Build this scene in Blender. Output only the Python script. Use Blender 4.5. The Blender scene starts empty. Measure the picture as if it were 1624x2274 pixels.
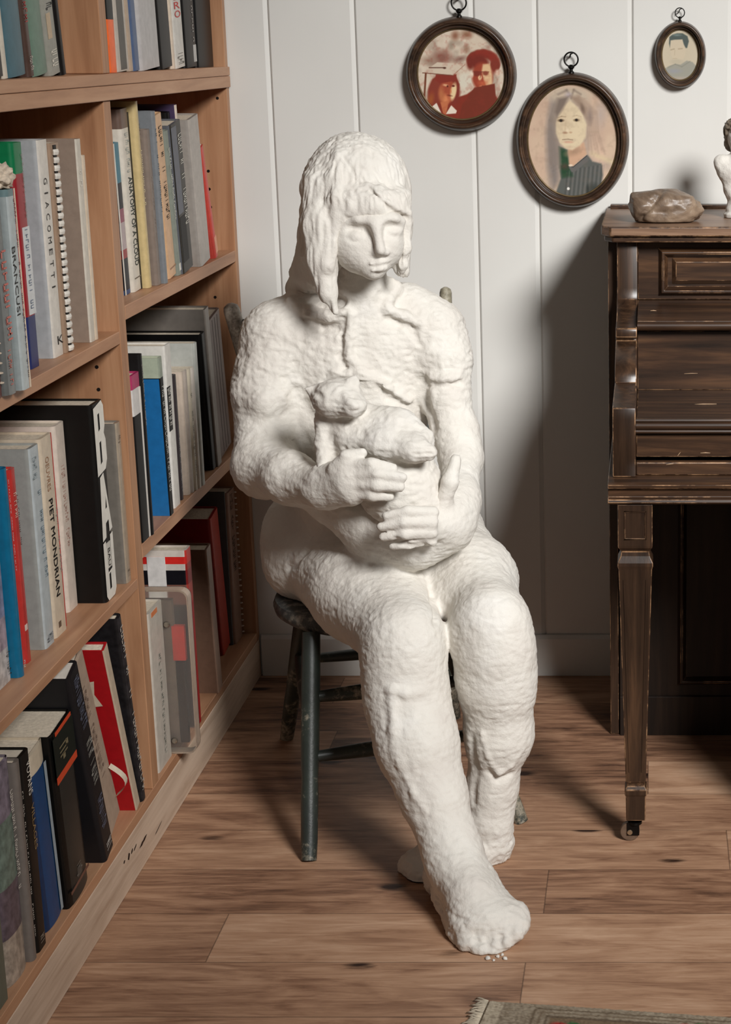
import bpy, bmesh, math, random
import numpy as np
from mathutils import Vector, Matrix

random.seed(7)
SC = bpy.context.scene
COL = SC.collection

# ------------------------------------------------------------------ camera
F, CX, CY, TILT, CAM_H = 4085.0, 1446.0, 1137.0, math.radians(14.36), 1.40
cd = bpy.data.cameras.new('camera')
cam = bpy.data.objects.new('camera', cd); COL.objects.link(cam)
cam.location = (0, 0, CAM_H)
cam.rotation_euler = (math.pi / 2 - TILT, 0, 0)
cd.sensor_fit = 'VERTICAL'; cd.sensor_height = 24.0
cd.lens = F / 2274 * 24.0
cd.shift_x = (812 - CX) / 2274
cd.clip_start = 0.05
SC.camera = cam

# ------------------------------------------------------------------ light and exposure
SC.view_settings.view_transform = 'Standard'
SC.view_settings.look = 'None'
SC.view_settings.exposure = 0.0
SC.view_settings.gamma = 1.0
SC.view_settings.use_curve_mapping = False
wd = bpy.data.worlds.new('world'); SC.world = wd; wd.use_nodes = True
bg = wd.node_tree.nodes['Background']
bg.inputs[0].default_value = (1.0, 0.90, 0.80, 1); bg.inputs[1].default_value = 0.045

def area_light(name, loc, aim, size, power, col, spread=180):
    l = bpy.data.lights.new(name, 'AREA'); l.shape = 'DISK'; l.size = size
    l.energy = power; l.color = col; l.spread = math.radians(spread)
    o = bpy.data.objects.new(name, l); COL.objects.link(o)
    o.location = loc
    o.rotation_euler = (Vector(aim) - Vector(loc)).to_track_quat('-Z', 'Y').to_euler()
    return o
area_light('key_lamp', (2.00, -0.52, 3.30), (0.22, 3.36, 0.80), 1.30, 31.5, (1.0, 0.985, 0.965), 49)
area_light('fill_lamp', (-0.5, -1.2, 2.2), (-0.4, 3.3, 1.0), 1.6, 0.8, (1.0, 0.96, 0.92), 120)

# ------------------------------------------------------------------ helpers
def at(px, py, **k):
    a = (px - CX) / F; b = -(py - CY) / F
    d = (a, math.cos(TILT) + b * math.sin(TILT), -math.sin(TILT) + b * math.cos(TILT))
    (ax, v), = k.items(); i = 'xyz'.index(ax)
    o = (0, 0, CAM_H); t = (v - o[i]) / d[i]
    return Vector((o[0] + d[0] * t, o[1] + d[1] * t, o[2] + d[2] * t))

def y_on_column(px, x, z):
    zc = F * x / (px - CX)
    return (zc + (z - CAM_H) * math.sin(TILT)) / math.cos(TILT)

def lin(c):
    c = c / 255.0
    return c / 12.92 if c <= 0.04045 else ((c + 0.055) / 1.055) ** 2.4

def rgb(c, a=1.0):
    return (lin(c[0]), lin(c[1]), lin(c[2]), a)

class NT:
    def __init__(s, name):
        s.m = bpy.data.materials.new(name); s.m.use_nodes = True
        s.t = s.m.node_tree; s.b = s.t.nodes['Principled BSDF']
    def n(s, typ, **k):
        nd = s.t.nodes.new(typ)
        for a, v in k.items():
            if a in ('inp',):
                for i, x in v.items(): nd.inputs[i].default_value = x
            else: setattr(nd, a, v)
        return nd
    def l(s, a, ao, b, bi): s.t.links.new(a.outputs[ao], b.inputs[bi])
    def ramp(s, stops):
        r = s.n('ShaderNodeValToRGB'); e = r.color_ramp.elements
        while len(e) < len(stops): e.new(0.5)
        for el, (p, c) in zip(e, stops): el.position = p; el.color = c
        return r

_mats = {}
def plain(c, rough=0.5, var=0.06, bump=0.0, scale=60, spec=0.4, metal=0.0, trans=0.0):
    key = (tuple(c), rough, var, bump, scale, spec, metal)
    if key in _mats: return _mats[key]
    t = NT('paint_%02x%02x%02x' % tuple(int(v) for v in c)); b = t.b
    b.inputs['Roughness'].default_value = rough
    b.inputs['Specular IOR Level'].default_value = spec
    b.inputs['Metallic'].default_value = metal
    co = t.n('ShaderNodeTexCoord'); nz = t.n('ShaderNodeTexNoise', inp={'Scale': scale, 'Detail': 5.0, 'Roughness': .6})
    t.l(co, 'Object', nz, 'Vector')
    base = rgb(c)
    if max(c) < 75:
        b.inputs['Specular IOR Level'].default_value = min(spec, .22); base = tuple(v * .62 for v in base[:3]) + (1,)
    lo = tuple(max(0, v * (1 - 2.2 * var)) for v in base[:3]) + (1,)
    hi = tuple(min(1, v * (1 + 2.2 * var)) for v in base[:3]) + (1,)
    r = t.ramp([(0.3, lo), (0.7, hi)]); t.l(nz, 'Fac', r, 'Fac'); t.l(r, 'Color', b, 'Base Color')
    if bump:
        bp = t.n('ShaderNodeBump', inp={'Strength': bump, 'Distance': 0.002})
        t.l(nz, 'Fac', bp, 'Height'); t.l(bp, 'Normal', b, 'Normal')
    _mats[key] = t.m
    return t.m

def wood(name, dark, mid, light, along='y', rough=0.45, scale=1.0, bump=0.08, spec=0.35, wear=None, coat=0.0):
    t = NT(name); b = t.b
    co = t.n('ShaderNodeTexCoord'); mp = t.n('ShaderNodeMapping')
    s = [26 * scale] * 3; s['xyz'.index(along)] = 1.6 * scale
    mp.inputs['Scale'].default_value = s
    t.l(co, 'Object', mp, 'Vector')
    n1 = t.n('ShaderNodeTexNoise', inp={'Scale': 1.3, 'Detail': 8.0, 'Roughness': .62, 'Distortion': .5})
    t.l(mp, 'Vector', n1, 'Vector')
    n2 = t.n('ShaderNodeTexNoise', inp={'Scale': 5.0 * scale, 'Detail': 3.0})
    t.l(co, 'Object', n2, 'Vector')
    mx = t.n('ShaderNodeMath', operation='MULTIPLY_ADD', inp={1: 0.22, 2: -0.11}); t.l(n2, 'Fac', mx, 0)
    ad = t.n('ShaderNodeMath', operation='ADD'); t.l(n1, 'Fac', ad, 0); t.l(mx, 0, ad, 1)
    r = t.ramp([(0.30, rgb(dark)), (0.5, rgb(mid)), (0.72, rgb(light))])
    t.l(ad, 0, r, 'Fac')
    out = r
    if wear:
        ge = t.n('ShaderNodeNewGeometry'); n3 = t.n('ShaderNodeTexNoise', inp={'Scale': 35.0, 'Detail': 6.0, 'Roughness': .7})
        t.l(co, 'Object', n3, 'Vector')
        m1 = t.n('ShaderNodeMath', operation='MULTIPLY_ADD', inp={1: 0.09, 2: -0.045}); t.l(n3, 'Fac', m1, 0)
        m2 = t.n('ShaderNodeMath', operation='ADD'); t.l(ge, 'Pointiness', m2, 0); t.l(m1, 0, m2, 1)
        rr = t.ramp([(0.565, (0, 0, 0, 1)), (0.63, (1, 1, 1, 1))]); t.l(m2, 0, rr, 'Fac')
        mm = t.n('ShaderNodeMix', data_type='RGBA'); t.l(rr, 'Color', mm, 'Factor')
        t.t.links.new(r.outputs['Color'], mm.inputs[6]); mm.inputs[7].default_value = rgb(wear)
        t.t.links.new(mm.outputs[2], b.inputs['Base Color'])
    else:
        t.l(r, 'Color', b, 'Base Color')
    b.inputs['Roughness'].default_value = rough
    b.inputs['Specular IOR Level'].default_value = spec
    b.inputs['Coat Weight'].default_value = coat
    b.inputs['Coat Roughness'].default_value = 0.25
    bp = t.n('ShaderNodeBump', inp={'Strength': bump, 'Distance': 0.002})
    t.l(n1, 'Fac', bp, 'Height'); t.l(bp, 'Normal', b, 'Normal')
    return t.m

def tag(o, label=None, cat=None, group=None, kind=None):
    if label: o['label'] = label
    if cat: o['category'] = cat
    if group: o['group'] = group
    if kind: o['kind'] = kind
    return o

def empty(name, loc, label=None, cat=None, group=None):
    o = bpy.data.objects.new(name, None); COL.objects.link(o)
    o.empty_display_size = 0.05; o.location = loc
    return tag(o, label, cat, group)

EDGE_OF = {}      # materials whose edges are worn paler
class MB:
    """collects geometry in a bmesh and links it as one mesh object"""
    def __init__(s): s.bm = bmesh.new(); s.mi = 0
    def add(s, vs, fs):
        v = [s.bm.verts.new(p) for p in vs]
        for f in fs:
            try:
                fc = s.bm.faces.new([v[i] for i in f]); fc.material_index = s.mi
            except ValueError: pass
        return v
    def box(s, x0, x1, y0, y1, z0, z1):
        s.add([(x0,y0,z0),(x1,y0,z0),(x1,y1,z0),(x0,y1,z0),(x0,y0,z1),(x1,y0,z1),(x1,y1,z1),(x0,y1,z1)],
              [(0,3,2,1),(4,5,6,7),(0,1,5,4),(1,2,6,5),(2,3,7,6),(3,0,4,7)])
        return s
    def prism(s, prof, axis, a, b):
        """closed 2D profile extruded along an axis from a to b"""
        n = len(prof)
        def P(p, t):
            return {'x': (t, p[0], p[1]), 'y': (p[0], t, p[1]), 'z': (p[0], p[1], t)}[axis]
        vs = [P(p, a) for p in prof] + [P(p, b) for p in prof]
        fs = [tuple(range(n))[::-1], tuple(range(n, 2 * n))] + [(i, (i + 1) % n, n + (i + 1) % n, n + i) for i in range(n)]
        s.add(vs, fs); return s
    def tube(s, pts, rad, seg=12, cap=True, flat=None):
        pts = [Vector(p) for p in pts]
        if not hasattr(rad, '__len__'): rad = [rad] * len(pts)
        vs = []; up = None
        for i, p in enumerate(pts):
            d = (pts[min(i + 1, len(pts) - 1)] - pts[max(i - 1, 0)]).normalized()
            if up is None:
                up = Vector((0, 0, 1)) if abs(d.z) < .9 else Vector((1, 0, 0))
            u = d.cross(up).normalized(); w = u.cross(d).normalized(); up = w
            for k in range(seg):
                a = 2 * math.pi * k / seg
                vs.append(p + (u * math.cos(a) + w * math.sin(a) * (flat or 1)) * rad[i])
        fs = []
        for i in range(len(pts) - 1):
            for k in range(seg):
                fs.append((i*seg+k, i*seg+(k+1)%seg, (i+1)*seg+(k+1)%seg, (i+1)*seg+k))
        if cap:
            fs.append(tuple(range(seg))[::-1]); fs.append(tuple(range((len(pts)-1)*seg, len(pts)*seg)))
        s.add(vs, fs); return s
    def torus(s, c, R, r, axis='y', seg=32, sec=10, sx=1.0, sz=1.0):
        vs = []; fs = []
        for i in range(seg):
            a = 2*math.pi*i/seg
            for j in range(sec):
                b = 2*math.pi*j/sec; q = R + r*math.cos(b)
                if axis == 'y': p = (c[0]+q*math.cos(a)*sx, c[1]+r*math.sin(b), c[2]+q*math.sin(a)*sz)
                elif axis == 'x': p = (c[0]+r*math.sin(b), c[1]+q*math.cos(a), c[2]+q*math.sin(a))
                else: p = (c[0]+q*math.cos(a), c[1]+q*math.sin(a), c[2]+r*math.sin(b))
                vs.append(p)
                fs.append((i*sec+j, ((i+1)%seg)*sec+j, ((i+1)%seg)*sec+(j+1)%sec, i*sec+(j+1)%sec))
        s.add(vs, fs); return s
    def lathe(s, prof, c, seg=28, axis='z', sx=1.0, sz=1.0):
        """profile of (radius, height) turned about an axis; open ends are capped"""
        vs = []; fs = []; n = len(prof)
        for i in range(seg):
            a = 2*math.pi*i/seg
            for r, h in prof:
                if axis == 'z': vs.append((c[0]+r*math.cos(a)*sx, c[1]+r*math.sin(a)*sz, c[2]+h))
                elif axis == 'y': vs.append((c[0]+r*math.cos(a)*sx, c[1]+h, c[2]+r*math.sin(a)*sz))
                else: vs.append((c[0]+h, c[1]+r*math.cos(a), c[2]+r*math.sin(a)))
            for j in range(n-1):
                fs.append((i*n+j, ((i+1)%seg)*n+j, ((i+1)%seg)*n+j+1, i*n+j+1))
        fs.append(tuple(i*n for i in range(seg))); fs.append(tuple(i*n+n-1 for i in range(seg)))
        s.add(vs, fs); return s
    def build(s, name, mats, parent=None, bevel=0.0, bseg=2, smooth=False, local=False):
        edge_mat = bool(bevel) and not isinstance(mats, (list, tuple)) and mats.name in EDGE_OF
        if edge_mat: mats = [mats, EDGE_OF[mats.name]]
        if bevel:
            bmesh.ops.remove_doubles(s.bm, verts=s.bm.verts[:], dist=1e-6)
            es = [e for e in s.bm.edges if len(e.link_faces) == 2 and e.calc_face_angle(0) > 0.5]
            rb = bmesh.ops.bevel(s.bm, geom=es, offset=bevel, segments=bseg, profile=0.5, affect='EDGES', clamp_overlap=True)
            if edge_mat:
                for fa in rb['faces']: fa.material_index = 1
        bmesh.ops.recalc_face_normals(s.bm, faces=s.bm.faces[:])
        if parent is not None and not local:
            off = -Vector(parent['_w']) if '_w' in parent else -parent.location
            if parent.parent is not None and '_w' not in parent: off = off - parent.parent.location
            bmesh.ops.translate(s.bm, verts=s.bm.verts[:], vec=off)
        me = bpy.data.meshes.new(name); s.bm.to_mesh(me); s.bm.free()
        for m in (mats if isinstance(mats, (list, tuple)) else [mats]): me.materials.append(m)
        if smooth:
            for p in me.polygons: p.use_smooth = True
            if smooth is not True: me.set_sharp_from_angle(angle=math.radians(smooth))
        o = bpy.data.objects.new(name, me); COL.objects.link(o); o.parent = parent
        return o

def struct(o): o['kind'] = 'structure'; return o

# ------------------------------------------------------------------ room
WY = 3.975          # face of the back wall
XB = -0.888         # front plane of the bookcase

def wall_paint():
    t = NT('white_painted_boards'); b = t.b
    co = t.n('ShaderNodeTexCoord')
    n1 = t.n('ShaderNodeTexNoise', inp={'Scale': 2.0, 'Detail': 4.0}); t.l(co, 'Object', n1, 'Vector')
    mp = t.n('ShaderNodeMapping'); mp.inputs['Scale'].default_value = (90, 90, 5); t.l(co, 'Object', mp, 'Vector')
    n2 = t.n('ShaderNodeTexNoise', inp={'Scale': 1.0, 'Detail': 6.0}); t.l(mp, 'Vector', n2, 'Vector')
    r = t.ramp([(0.3, rgb((210, 208, 203))), (0.7, rgb((219, 218, 213)))]); t.l(n1, 'Fac', r, 'Fac'); t.l(r, 'Color', b, 'Base Color')
    b.inputs['Roughness'].default_value = 0.42
    bp = t.n('ShaderNodeBump', inp={'Strength': 0.05, 'Distance': 0.002}); t.l(n2, 'Fac', bp, 'Height'); t.l(bp, 'Normal', b, 'Normal')
    return t.m
M_WALL = wall_paint()

joints = [-0.80, -0.619, -0.371, -0.2388, -0.0395, 0.17, 0.36, 0.61, 0.80, 1.02, 1.2]
m = MB()
prof = [(-1.3, WY + 0.1), (-1.3, WY)]
for j in joints:
    prof += [(j - 0.0095, WY), (j - 0.0010, WY + 0.0036), (j - 0.0006, WY + 0.0052), (j + 0.0008, WY + 0.0052), (j + 0.0012, WY + 0.0024), (j + 0.0040, WY)]
prof += [(1.6, WY), (1.6, WY + 0.1)]
m.prism(prof, 'z', -0.02, 2.5)
struct(m.build('wall_back', M_WALL))
m = MB(); m.box(-0.884, 1.6, WY - 0.012, WY - 0.0015, 0.0, 0.088); m.prism([(WY-0.012, 0.088), (WY-0.0015, 0.088), (WY-0.0015, 0.097), (WY-0.006, 0.0965)], 'x', -0.884, 1.6)
struct(m.build('baseboard_back', M_WALL, bevel=0.0015))
m = MB(); m.box(-1.32, -1.235, -0.6, WY + 0.1, -0.02, 2.5); struct(m.build('wall_left', M_WALL))

def floor_mat():
    t = NT('wood_planks'); b = t.b
    ge = t.n('ShaderNodeTexCoord'); sx = t.n('ShaderNodeSeparateXYZ'); t.l(ge, 'Object', sx, 0)
    W = 0.1665
    a = t.n('ShaderNodeMath', operation='SUBTRACT', inp={1: 2.620}); t.l(sx, 'Y', a, 0)
    d = t.n('ShaderNodeMath', operation='DIVIDE', inp={1: W}); t.l(a, 0, d, 0)
    row = t.n('ShaderNodeMath', operation='FLOOR'); t.l(d, 0, row, 0)
    fr = t.n('ShaderNodeMath', operation='FRACT'); t.l(d, 0, fr, 0)
    wn = t.n('ShaderNodeTexWhiteNoise', noise_dimensions='1D'); t.l(row, 0, wn, 'W')
    off = t.n('ShaderNodeMath', operation='MULTIPLY_ADD', inp={1: 1.2}); t.l(wn, 'Value', off, 0); t.l(sx, 'X', off, 2)
    dx = t.n('ShaderNodeMath', operation='DIVIDE', inp={1: 1.2}); t.l(off, 0, dx, 0)
    pid = t.n('ShaderNodeMath', operation='FLOOR'); t.l(dx, 0, pid, 0)
    fx = t.n('ShaderNodeMath', operation='FRACT'); t.l(dx, 0, fx, 0)
    cid = t.n('ShaderNodeCombineXYZ'); t.l(pid, 0, cid, 0); t.l(row, 0, cid, 1)
    pn = t.n('ShaderNodeTexWhiteNoise', noise_dimensions='2D'); t.l(cid, 0, pn, 'Vector')
    # grain
    shift = t.n('ShaderNodeVectorMath', operation='SCALE'); t.l(pn, 'Color', shift, 0); shift.inputs['Scale'].default_value = 9.0
    add = t.n('ShaderNodeVectorMath', operation='ADD'); t.l(ge, 'Object', add, 0); t.l(shift, 0, add, 1)
    mp = t.n('ShaderNodeMapping'); mp.inputs['Scale'].default_value = (5.0, 55, 1); t.l(add, 0, mp, 'Vector')
    n1 = t.n('ShaderNodeTexNoise', inp={'Scale': 1.4, 'Detail': 10.0, 'Roughness': .68, 'Distortion': .9}); t.l(mp, 'Vector', n1, 'Vector')
    mp2 = t.n('ShaderNodeMapping'); mp2.inputs['Scale'].default_value = (2.6, 8, 1); t.l(add, 0, mp2, 'Vector')
    n2 = t.n('ShaderNodeTexNoise', inp={'Scale': 1.7, 'Detail': 4.0, 'Roughness': .55, 'Distortion': 1.2}); t.l(mp2, 'Vector', n2, 'Vector')
    mixf = t.n('ShaderNodeMath', operation='MULTIPLY_ADD', inp={1: .55}); t.l(n1, 'Fac', mixf, 0)
    h2 = t.n('ShaderNodeMath', operation='MULTIPLY', inp={1: .45}); t.l(n2, 'Fac', h2, 0); t.l(h2, 0, mixf, 2)
    pv = t.n('ShaderNodeMath', operation='MULTIPLY_ADD', inp={1: .20, 2: -.10}); t.l(pn, 'Value', pv, 0)
    tot = t.n('ShaderNodeMath', operation='ADD'); t.l(mixf, 0, tot, 0); t.l(pv, 0, tot, 1)
    r = t.ramp([(0.28, rgb((76, 52, 40))), (0.41, rgb((137, 101, 78))), (0.54, rgb((172, 134, 106))), (0.72, rgb((200, 164, 136)))])
    t.l(tot, 0, r, 'Fac')
    # knots
    mp3 = t.n('ShaderNodeMapping'); mp3.inputs['Scale'].default_value = (3.8, 8.5, 1); t.l(add, 0, mp3, 'Vector')
    vo = t.n('ShaderNodeTexVoronoi', inp={'Scale': 1.0}); t.l(mp3, 'Vector', vo, 'Vector')
    wob = t.n('ShaderNodeMath', operation='MULTIPLY_ADD', inp={1: .16}); t.l(n1, 'Fac', wob, 0); t.l(vo, 'Distance', wob, 2)
    kr = t.ramp([(0.15, (1, 1, 1, 1)), (0.21, (0, 0, 0, 1))]); t.l(wob, 0, kr, 'Fac')
    mk = t.n('ShaderNodeMix', data_type='RGBA'); t.l(kr, 'Color', mk, 'Factor')
    t.t.links.new(r.outputs['Color'], mk.inputs[6]); mk.inputs[7].default_value = rgb((44, 26, 19))
    # seams
    def edge(src, w):
        s1 = t.n('ShaderNodeMath', operation='SUBTRACT', inp={1: .5}); t.l(src, 0, s1, 0)
        s2 = t.n('ShaderNodeMath', operation='ABSOLUTE'); t.l(s1, 0, s2, 0)
        s3 = t.n('ShaderNodeMath', operation='GREATER_THAN', inp={1: .5 - w}); t.l(s2, 0, s3, 0); return s3
    e1 = edge(fr, 0.007); e2 = edge(fx, 0.0009)
    em = t.n('ShaderNodeMath', operation='MAXIMUM'); t.l(e1, 0, em, 0); t.l(e2, 0, em, 1)
    ms = t.n('ShaderNodeMix', data_type='RGBA'); ef = t.n('ShaderNodeMath', operation='MULTIPLY', inp={1: .5}); t.l(em, 0, ef, 0); t.l(ef, 0, ms, 'Factor')
    t.t.links.new(mk.outputs[2], ms.inputs[6]); ms.inputs[7].default_value = rgb((30, 17, 12))
    t.t.links.new(ms.outputs[2], b.inputs['Base Color'])
    b.inputs['Roughness'].default_value = 0.48; b.inputs['Specular IOR Level'].default_value = 0.35
    hh = t.n('ShaderNodeMath', operation='MULTIPLY_ADD', inp={1: -1.5}); t.l(em, 0, hh, 0); t.l(n1, 'Fac', hh, 2)
    bp = t.n('ShaderNodeBump', inp={'Strength': 0.25, 'Distance': 0.002}); t.l(hh, 0, bp, 'Height'); t.l(bp, 'Normal', b, 'Normal')
    return t.m
m = MB(); m.box(-1.3, 1.6, -0.6, WY + 0.1, -0.05, 0.0); struct(m.build('floor', floor_mat()))

# ------------------------------------------------------------------ bookcase
W_Y = wood('maple_shelf', (154, 110, 80), (178, 132, 100), (194, 150, 116), 'y', 0.45, bump=0.04)
W_Z = wood('maple_upright', (150, 106, 76), (172, 127, 94), (188, 144, 110), 'z', 0.45, bump=0.04)
W_EDGE = wood('maple_edge_band', (156, 112, 80), (180, 134, 100), (196, 152, 118), 'y', 0.4, bump=0.03)
W_BASE = wood('raw_pine', (176, 150, 128), (202, 178, 156), (214, 192, 170), 'y', 0.7, bump=0.1)
M_HOLE = plain((26, 15, 10), 0.8)
M_SCUFF = plain((62, 40, 28), 0.8, 0.2)
Z_TOP, Z_TOPB = 1.348, 1.306
Z_A, Z_B, Z_C = 0.930, 0.500, 0.108
Z_R1, Z_R2 = 0.967, 0.549
Y0, YD0, YD1, Y1 = 1.80, 3.053, 3.093, WY - 0.004
XK = -1.225
bc = empty('bookcase', (XB - 0.16, 2.9, 0), 'tall built-in maple bookcase running along the left wall', 'bookcase')
def part(name, mats, parent, bevel=0.0, smooth=False, bseg=2, *boxes):
    m = MB()
    for b in boxes: m.box(*b)
    return m.build(name, mats, parent, bevel=bevel, bseg=bseg, smooth=smooth)
part('back_panel', W_Z, bc, 0, False, 2, (XK, XK + 0.008, Y0, Y1, 0, 1.95))
part('side_panel', W_Z, bc, 0.0012, False, 1, (XK + 0.009, XB, Y1 - 0.024, Y1, 0.089, 1.95))
part('side_panel', W_Z, bc, 0.0012, False, 1, (XK + 0.009, XB, Y0, Y0 + 0.024, 0.089, 1.95))
part('divider', W_Z, bc, 0.0012, False, 1, (XK + 0.009, XB, YD0, YD1, Z_C + .0005, Z_TOPB - .0005))
part('divider', W_Z, bc, 0.0012, False, 1, (XK + 0.009, XB, YD0 + .012, YD1 + .01, Z_TOP + .0005, 1.93))
o = part('shelf', W_Y, bc, 0.001, False, 1, (XK + 0.009, XB - .0005, Y0 + .025, Y1 - .025, Z_TOPB, Z_TOP))
part('edge_band', W_EDGE, bc, 0.001, False, 1, (XB, XB + 0.004, Y0, Y1 - .002, (Z_TOP + Z_TOPB) / 2 + .003, Z_TOP), (XB, XB + 0.004, Y0, Y1 - .002, Z_TOPB, (Z_TOP + Z_TOPB) / 2 + .0022))
part('shelf', W_Y, bc, 0.001, False, 1, (XK + 0.009, XB, Y0 + .025, YD0 - .001, Z_A - .021, Z_A))
part('shelf', W_Y, bc, 0.001, False, 1, (XK + 0.009, XB, Y0 + .025, YD0 - .001, Z_B - .018, Z_B))
part('shelf', W_Y, bc, 0.001, False, 1, (XK + 0.009, XB, YD1 + .001, Y1 - .025, Z_R1 - .024, Z_R1))
part('shelf', W_Y, bc, 0.001, False, 1, (XK + 0.009, XB, YD1 + .001, Y1 - .025, Z_R2 - .025, Z_R2))
part('bottom_shelf', W_Y, bc, 0.001, False, 1, (XK + 0.009, XB, Y0 + .025, Y1 - .025, Z_C - .02, Z_C))
part('shelf', W_Y, bc, 0.001, False, 1, (XK + 0.009, XB, Y0 + .025, Y1 - .025, 1.74, 1.78))
kick = part('kickboard', W_BASE, bc, 0.001, False, 1, (XB - 0.03, XB, Y0, Y1, 0.0, 0.087))
# scuffs worn into the kickboard
m = MB()
for (px, py, ln, h, sl) in [(318, 1868, .05, .004, .1), (300, 1882, .02, .003, .25), (286, 1902, .014, .006, .3), (352, 1838, .05, .0015, .12), (276, 1914, .01, .003, .1), (293, 1890, .012, .004, .3)]:
    p = at(px, py, x=XB); n = 7; vs = []; 
    for i in range(n):
        f = i / (n - 1); hh = 1.7 * h * (math.sin(math.pi * f) ** .6) * random.uniform(.6, 1.2) + .0003
        vs += [(XB + .0004, p.y + ln * (f - .5), p.z + sl * ln * (f - .5) - hh / 2), (XB + .0004, p.y + ln * (f - .5), p.z + sl * ln * (f - .5) + hh / 2)]
    m = MB(); m.add(vs, [(2*i, 2*i+2, 2*i+3, 2*i+1) for i in range(n - 1)]); m.build('scuff', M_SCUFF, kick)
# shelf pin holes
def pins(pts, yy):
    for (x, z) in pts:
        m = MB(); m.lathe([(0.0032, -0.0006), (0.0032, 0.002)], (x, yy, z), seg=10, axis='y')
        m.build('pin_hole', M_HOLE, bc)
pl = []
for k in range(9): pl.append((XB - 0.035, 1.02 + 0.032 * k))
for p in [(483, 218), (463, 380), (465, 420), (468, 460), (478, 660), (480, 700), (481, 722), (505, 1360)]:
    q = at(p[0], p[1], y=Y1 - .024); pl.append((q.x, q.z))
pins([p for p in pl[9:]], Y1 - .024)
q1 = at(215, 815, y=YD0); q2 = at(219, 865, y=YD0)
pins([(q1.x, q1.z), (q2.x, q2.z)], YD0)
# ------------------------------------------------------------------ books
def text_mesh(body, font=None):
    cu = bpy.data.curves.new('t', 'FONT'); cu.body = body; cu.extrude = 0.0; cu.resolution_u = 3
    o = bpy.data.objects.new('t', cu)
    me = bpy.data.meshes.new_from_object(o)
    co = np.array([v.co[:2] for v in me.vertices]); fs = [tuple(p.vertices) for p in me.polygons]
    bpy.data.objects.remove(o); bpy.data.curves.remove(cu); bpy.data.meshes.remove(me)
    lo = co.min(0); hi = co.max(0)
    return (co - lo) / (hi - lo), fs

def lettering(root, body, col, z0, z1, y0, y1, upright=False, x=0.0007, bold=0.0, name='title_lettering', gap=None):
    """title printed on a spine: runs from z0 (start) down to z1, letter tops at y1"""
    m = MB()
    if upright:
        n = len(body); step = (z0 - z1) / n
        for i, ch in enumerate(body):
            if ch == ' ': continue
            co, fs = text_mesh(ch)
            a = z0 - step * (i + 1) + step * .1
            m.add([(x, y0 + c[0] * (y1 - y0), a + c[1] * step * .8) for c in co], fs)
    elif gap:
        n = len(body); step = (z0 - z1) / n
        for i, ch in enumerate(body):
            if ch == ' ': continue
            co, fs = text_mesh(ch); w = step * (gap if ch != 'I' else gap * .25)
            a = z0 - step * (i + .5) + w / 2
            m.add([(x, y0 + c[1] * (y1 - y0), a - c[0] * w) for c in co], fs)
    else:
        co, fs = text_mesh(body)
        m.add([(x, y0 + c[1] * (y1 - y0), z0 - c[0] * (z0 - z1)) for c in co], fs)
        if bold:
            m.add([(x + .0001, y0 + c[1] * (y1 - y0) + bold, z0 - bold - c[0] * (z0 - z1)) for c in co], fs)
    return m.build(name, plain(col, 0.5, 0.03), root, local=True)

def glyphs(root, n, col, z0, z1, y0, y1, x=0.0007, name='title_lettering', seed=1):
    """a title too small to read: a row of letter strokes"""
    r = random.Random(seed); m = MB(); s = (z0 - z1) / n
    for i in range(n):
        a = z0 - s * i
        if r.random() < .13: continue
        k = r.random()
        m.add([(x, y0, a), (x, y0, a - s * .18), (x, y1, a - s * .18), (x, y1, a)], [(0, 1, 2, 3)])
        if k > .25:
            yy = r.choice([y0, (y0 + y1) / 2, y1]); w = (y1 - y0) * .16
            m.add([(x, yy - w, a - s * .1), (x, yy - w, a - s * .7), (x, yy + w, a - s * .7), (x, yy + w, a - s * .1)], [(0, 1, 2, 3)])
        if k > .5:
            m.add([(x, y0, a - s * .55), (x, y0, a - s * .72), (x, y1, a - s * .72), (x, y1, a - s * .55)], [(0, 1, 2, 3)])
    return m.build(name, plain(col, 0.5, 0.03), root, local=True)

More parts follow.
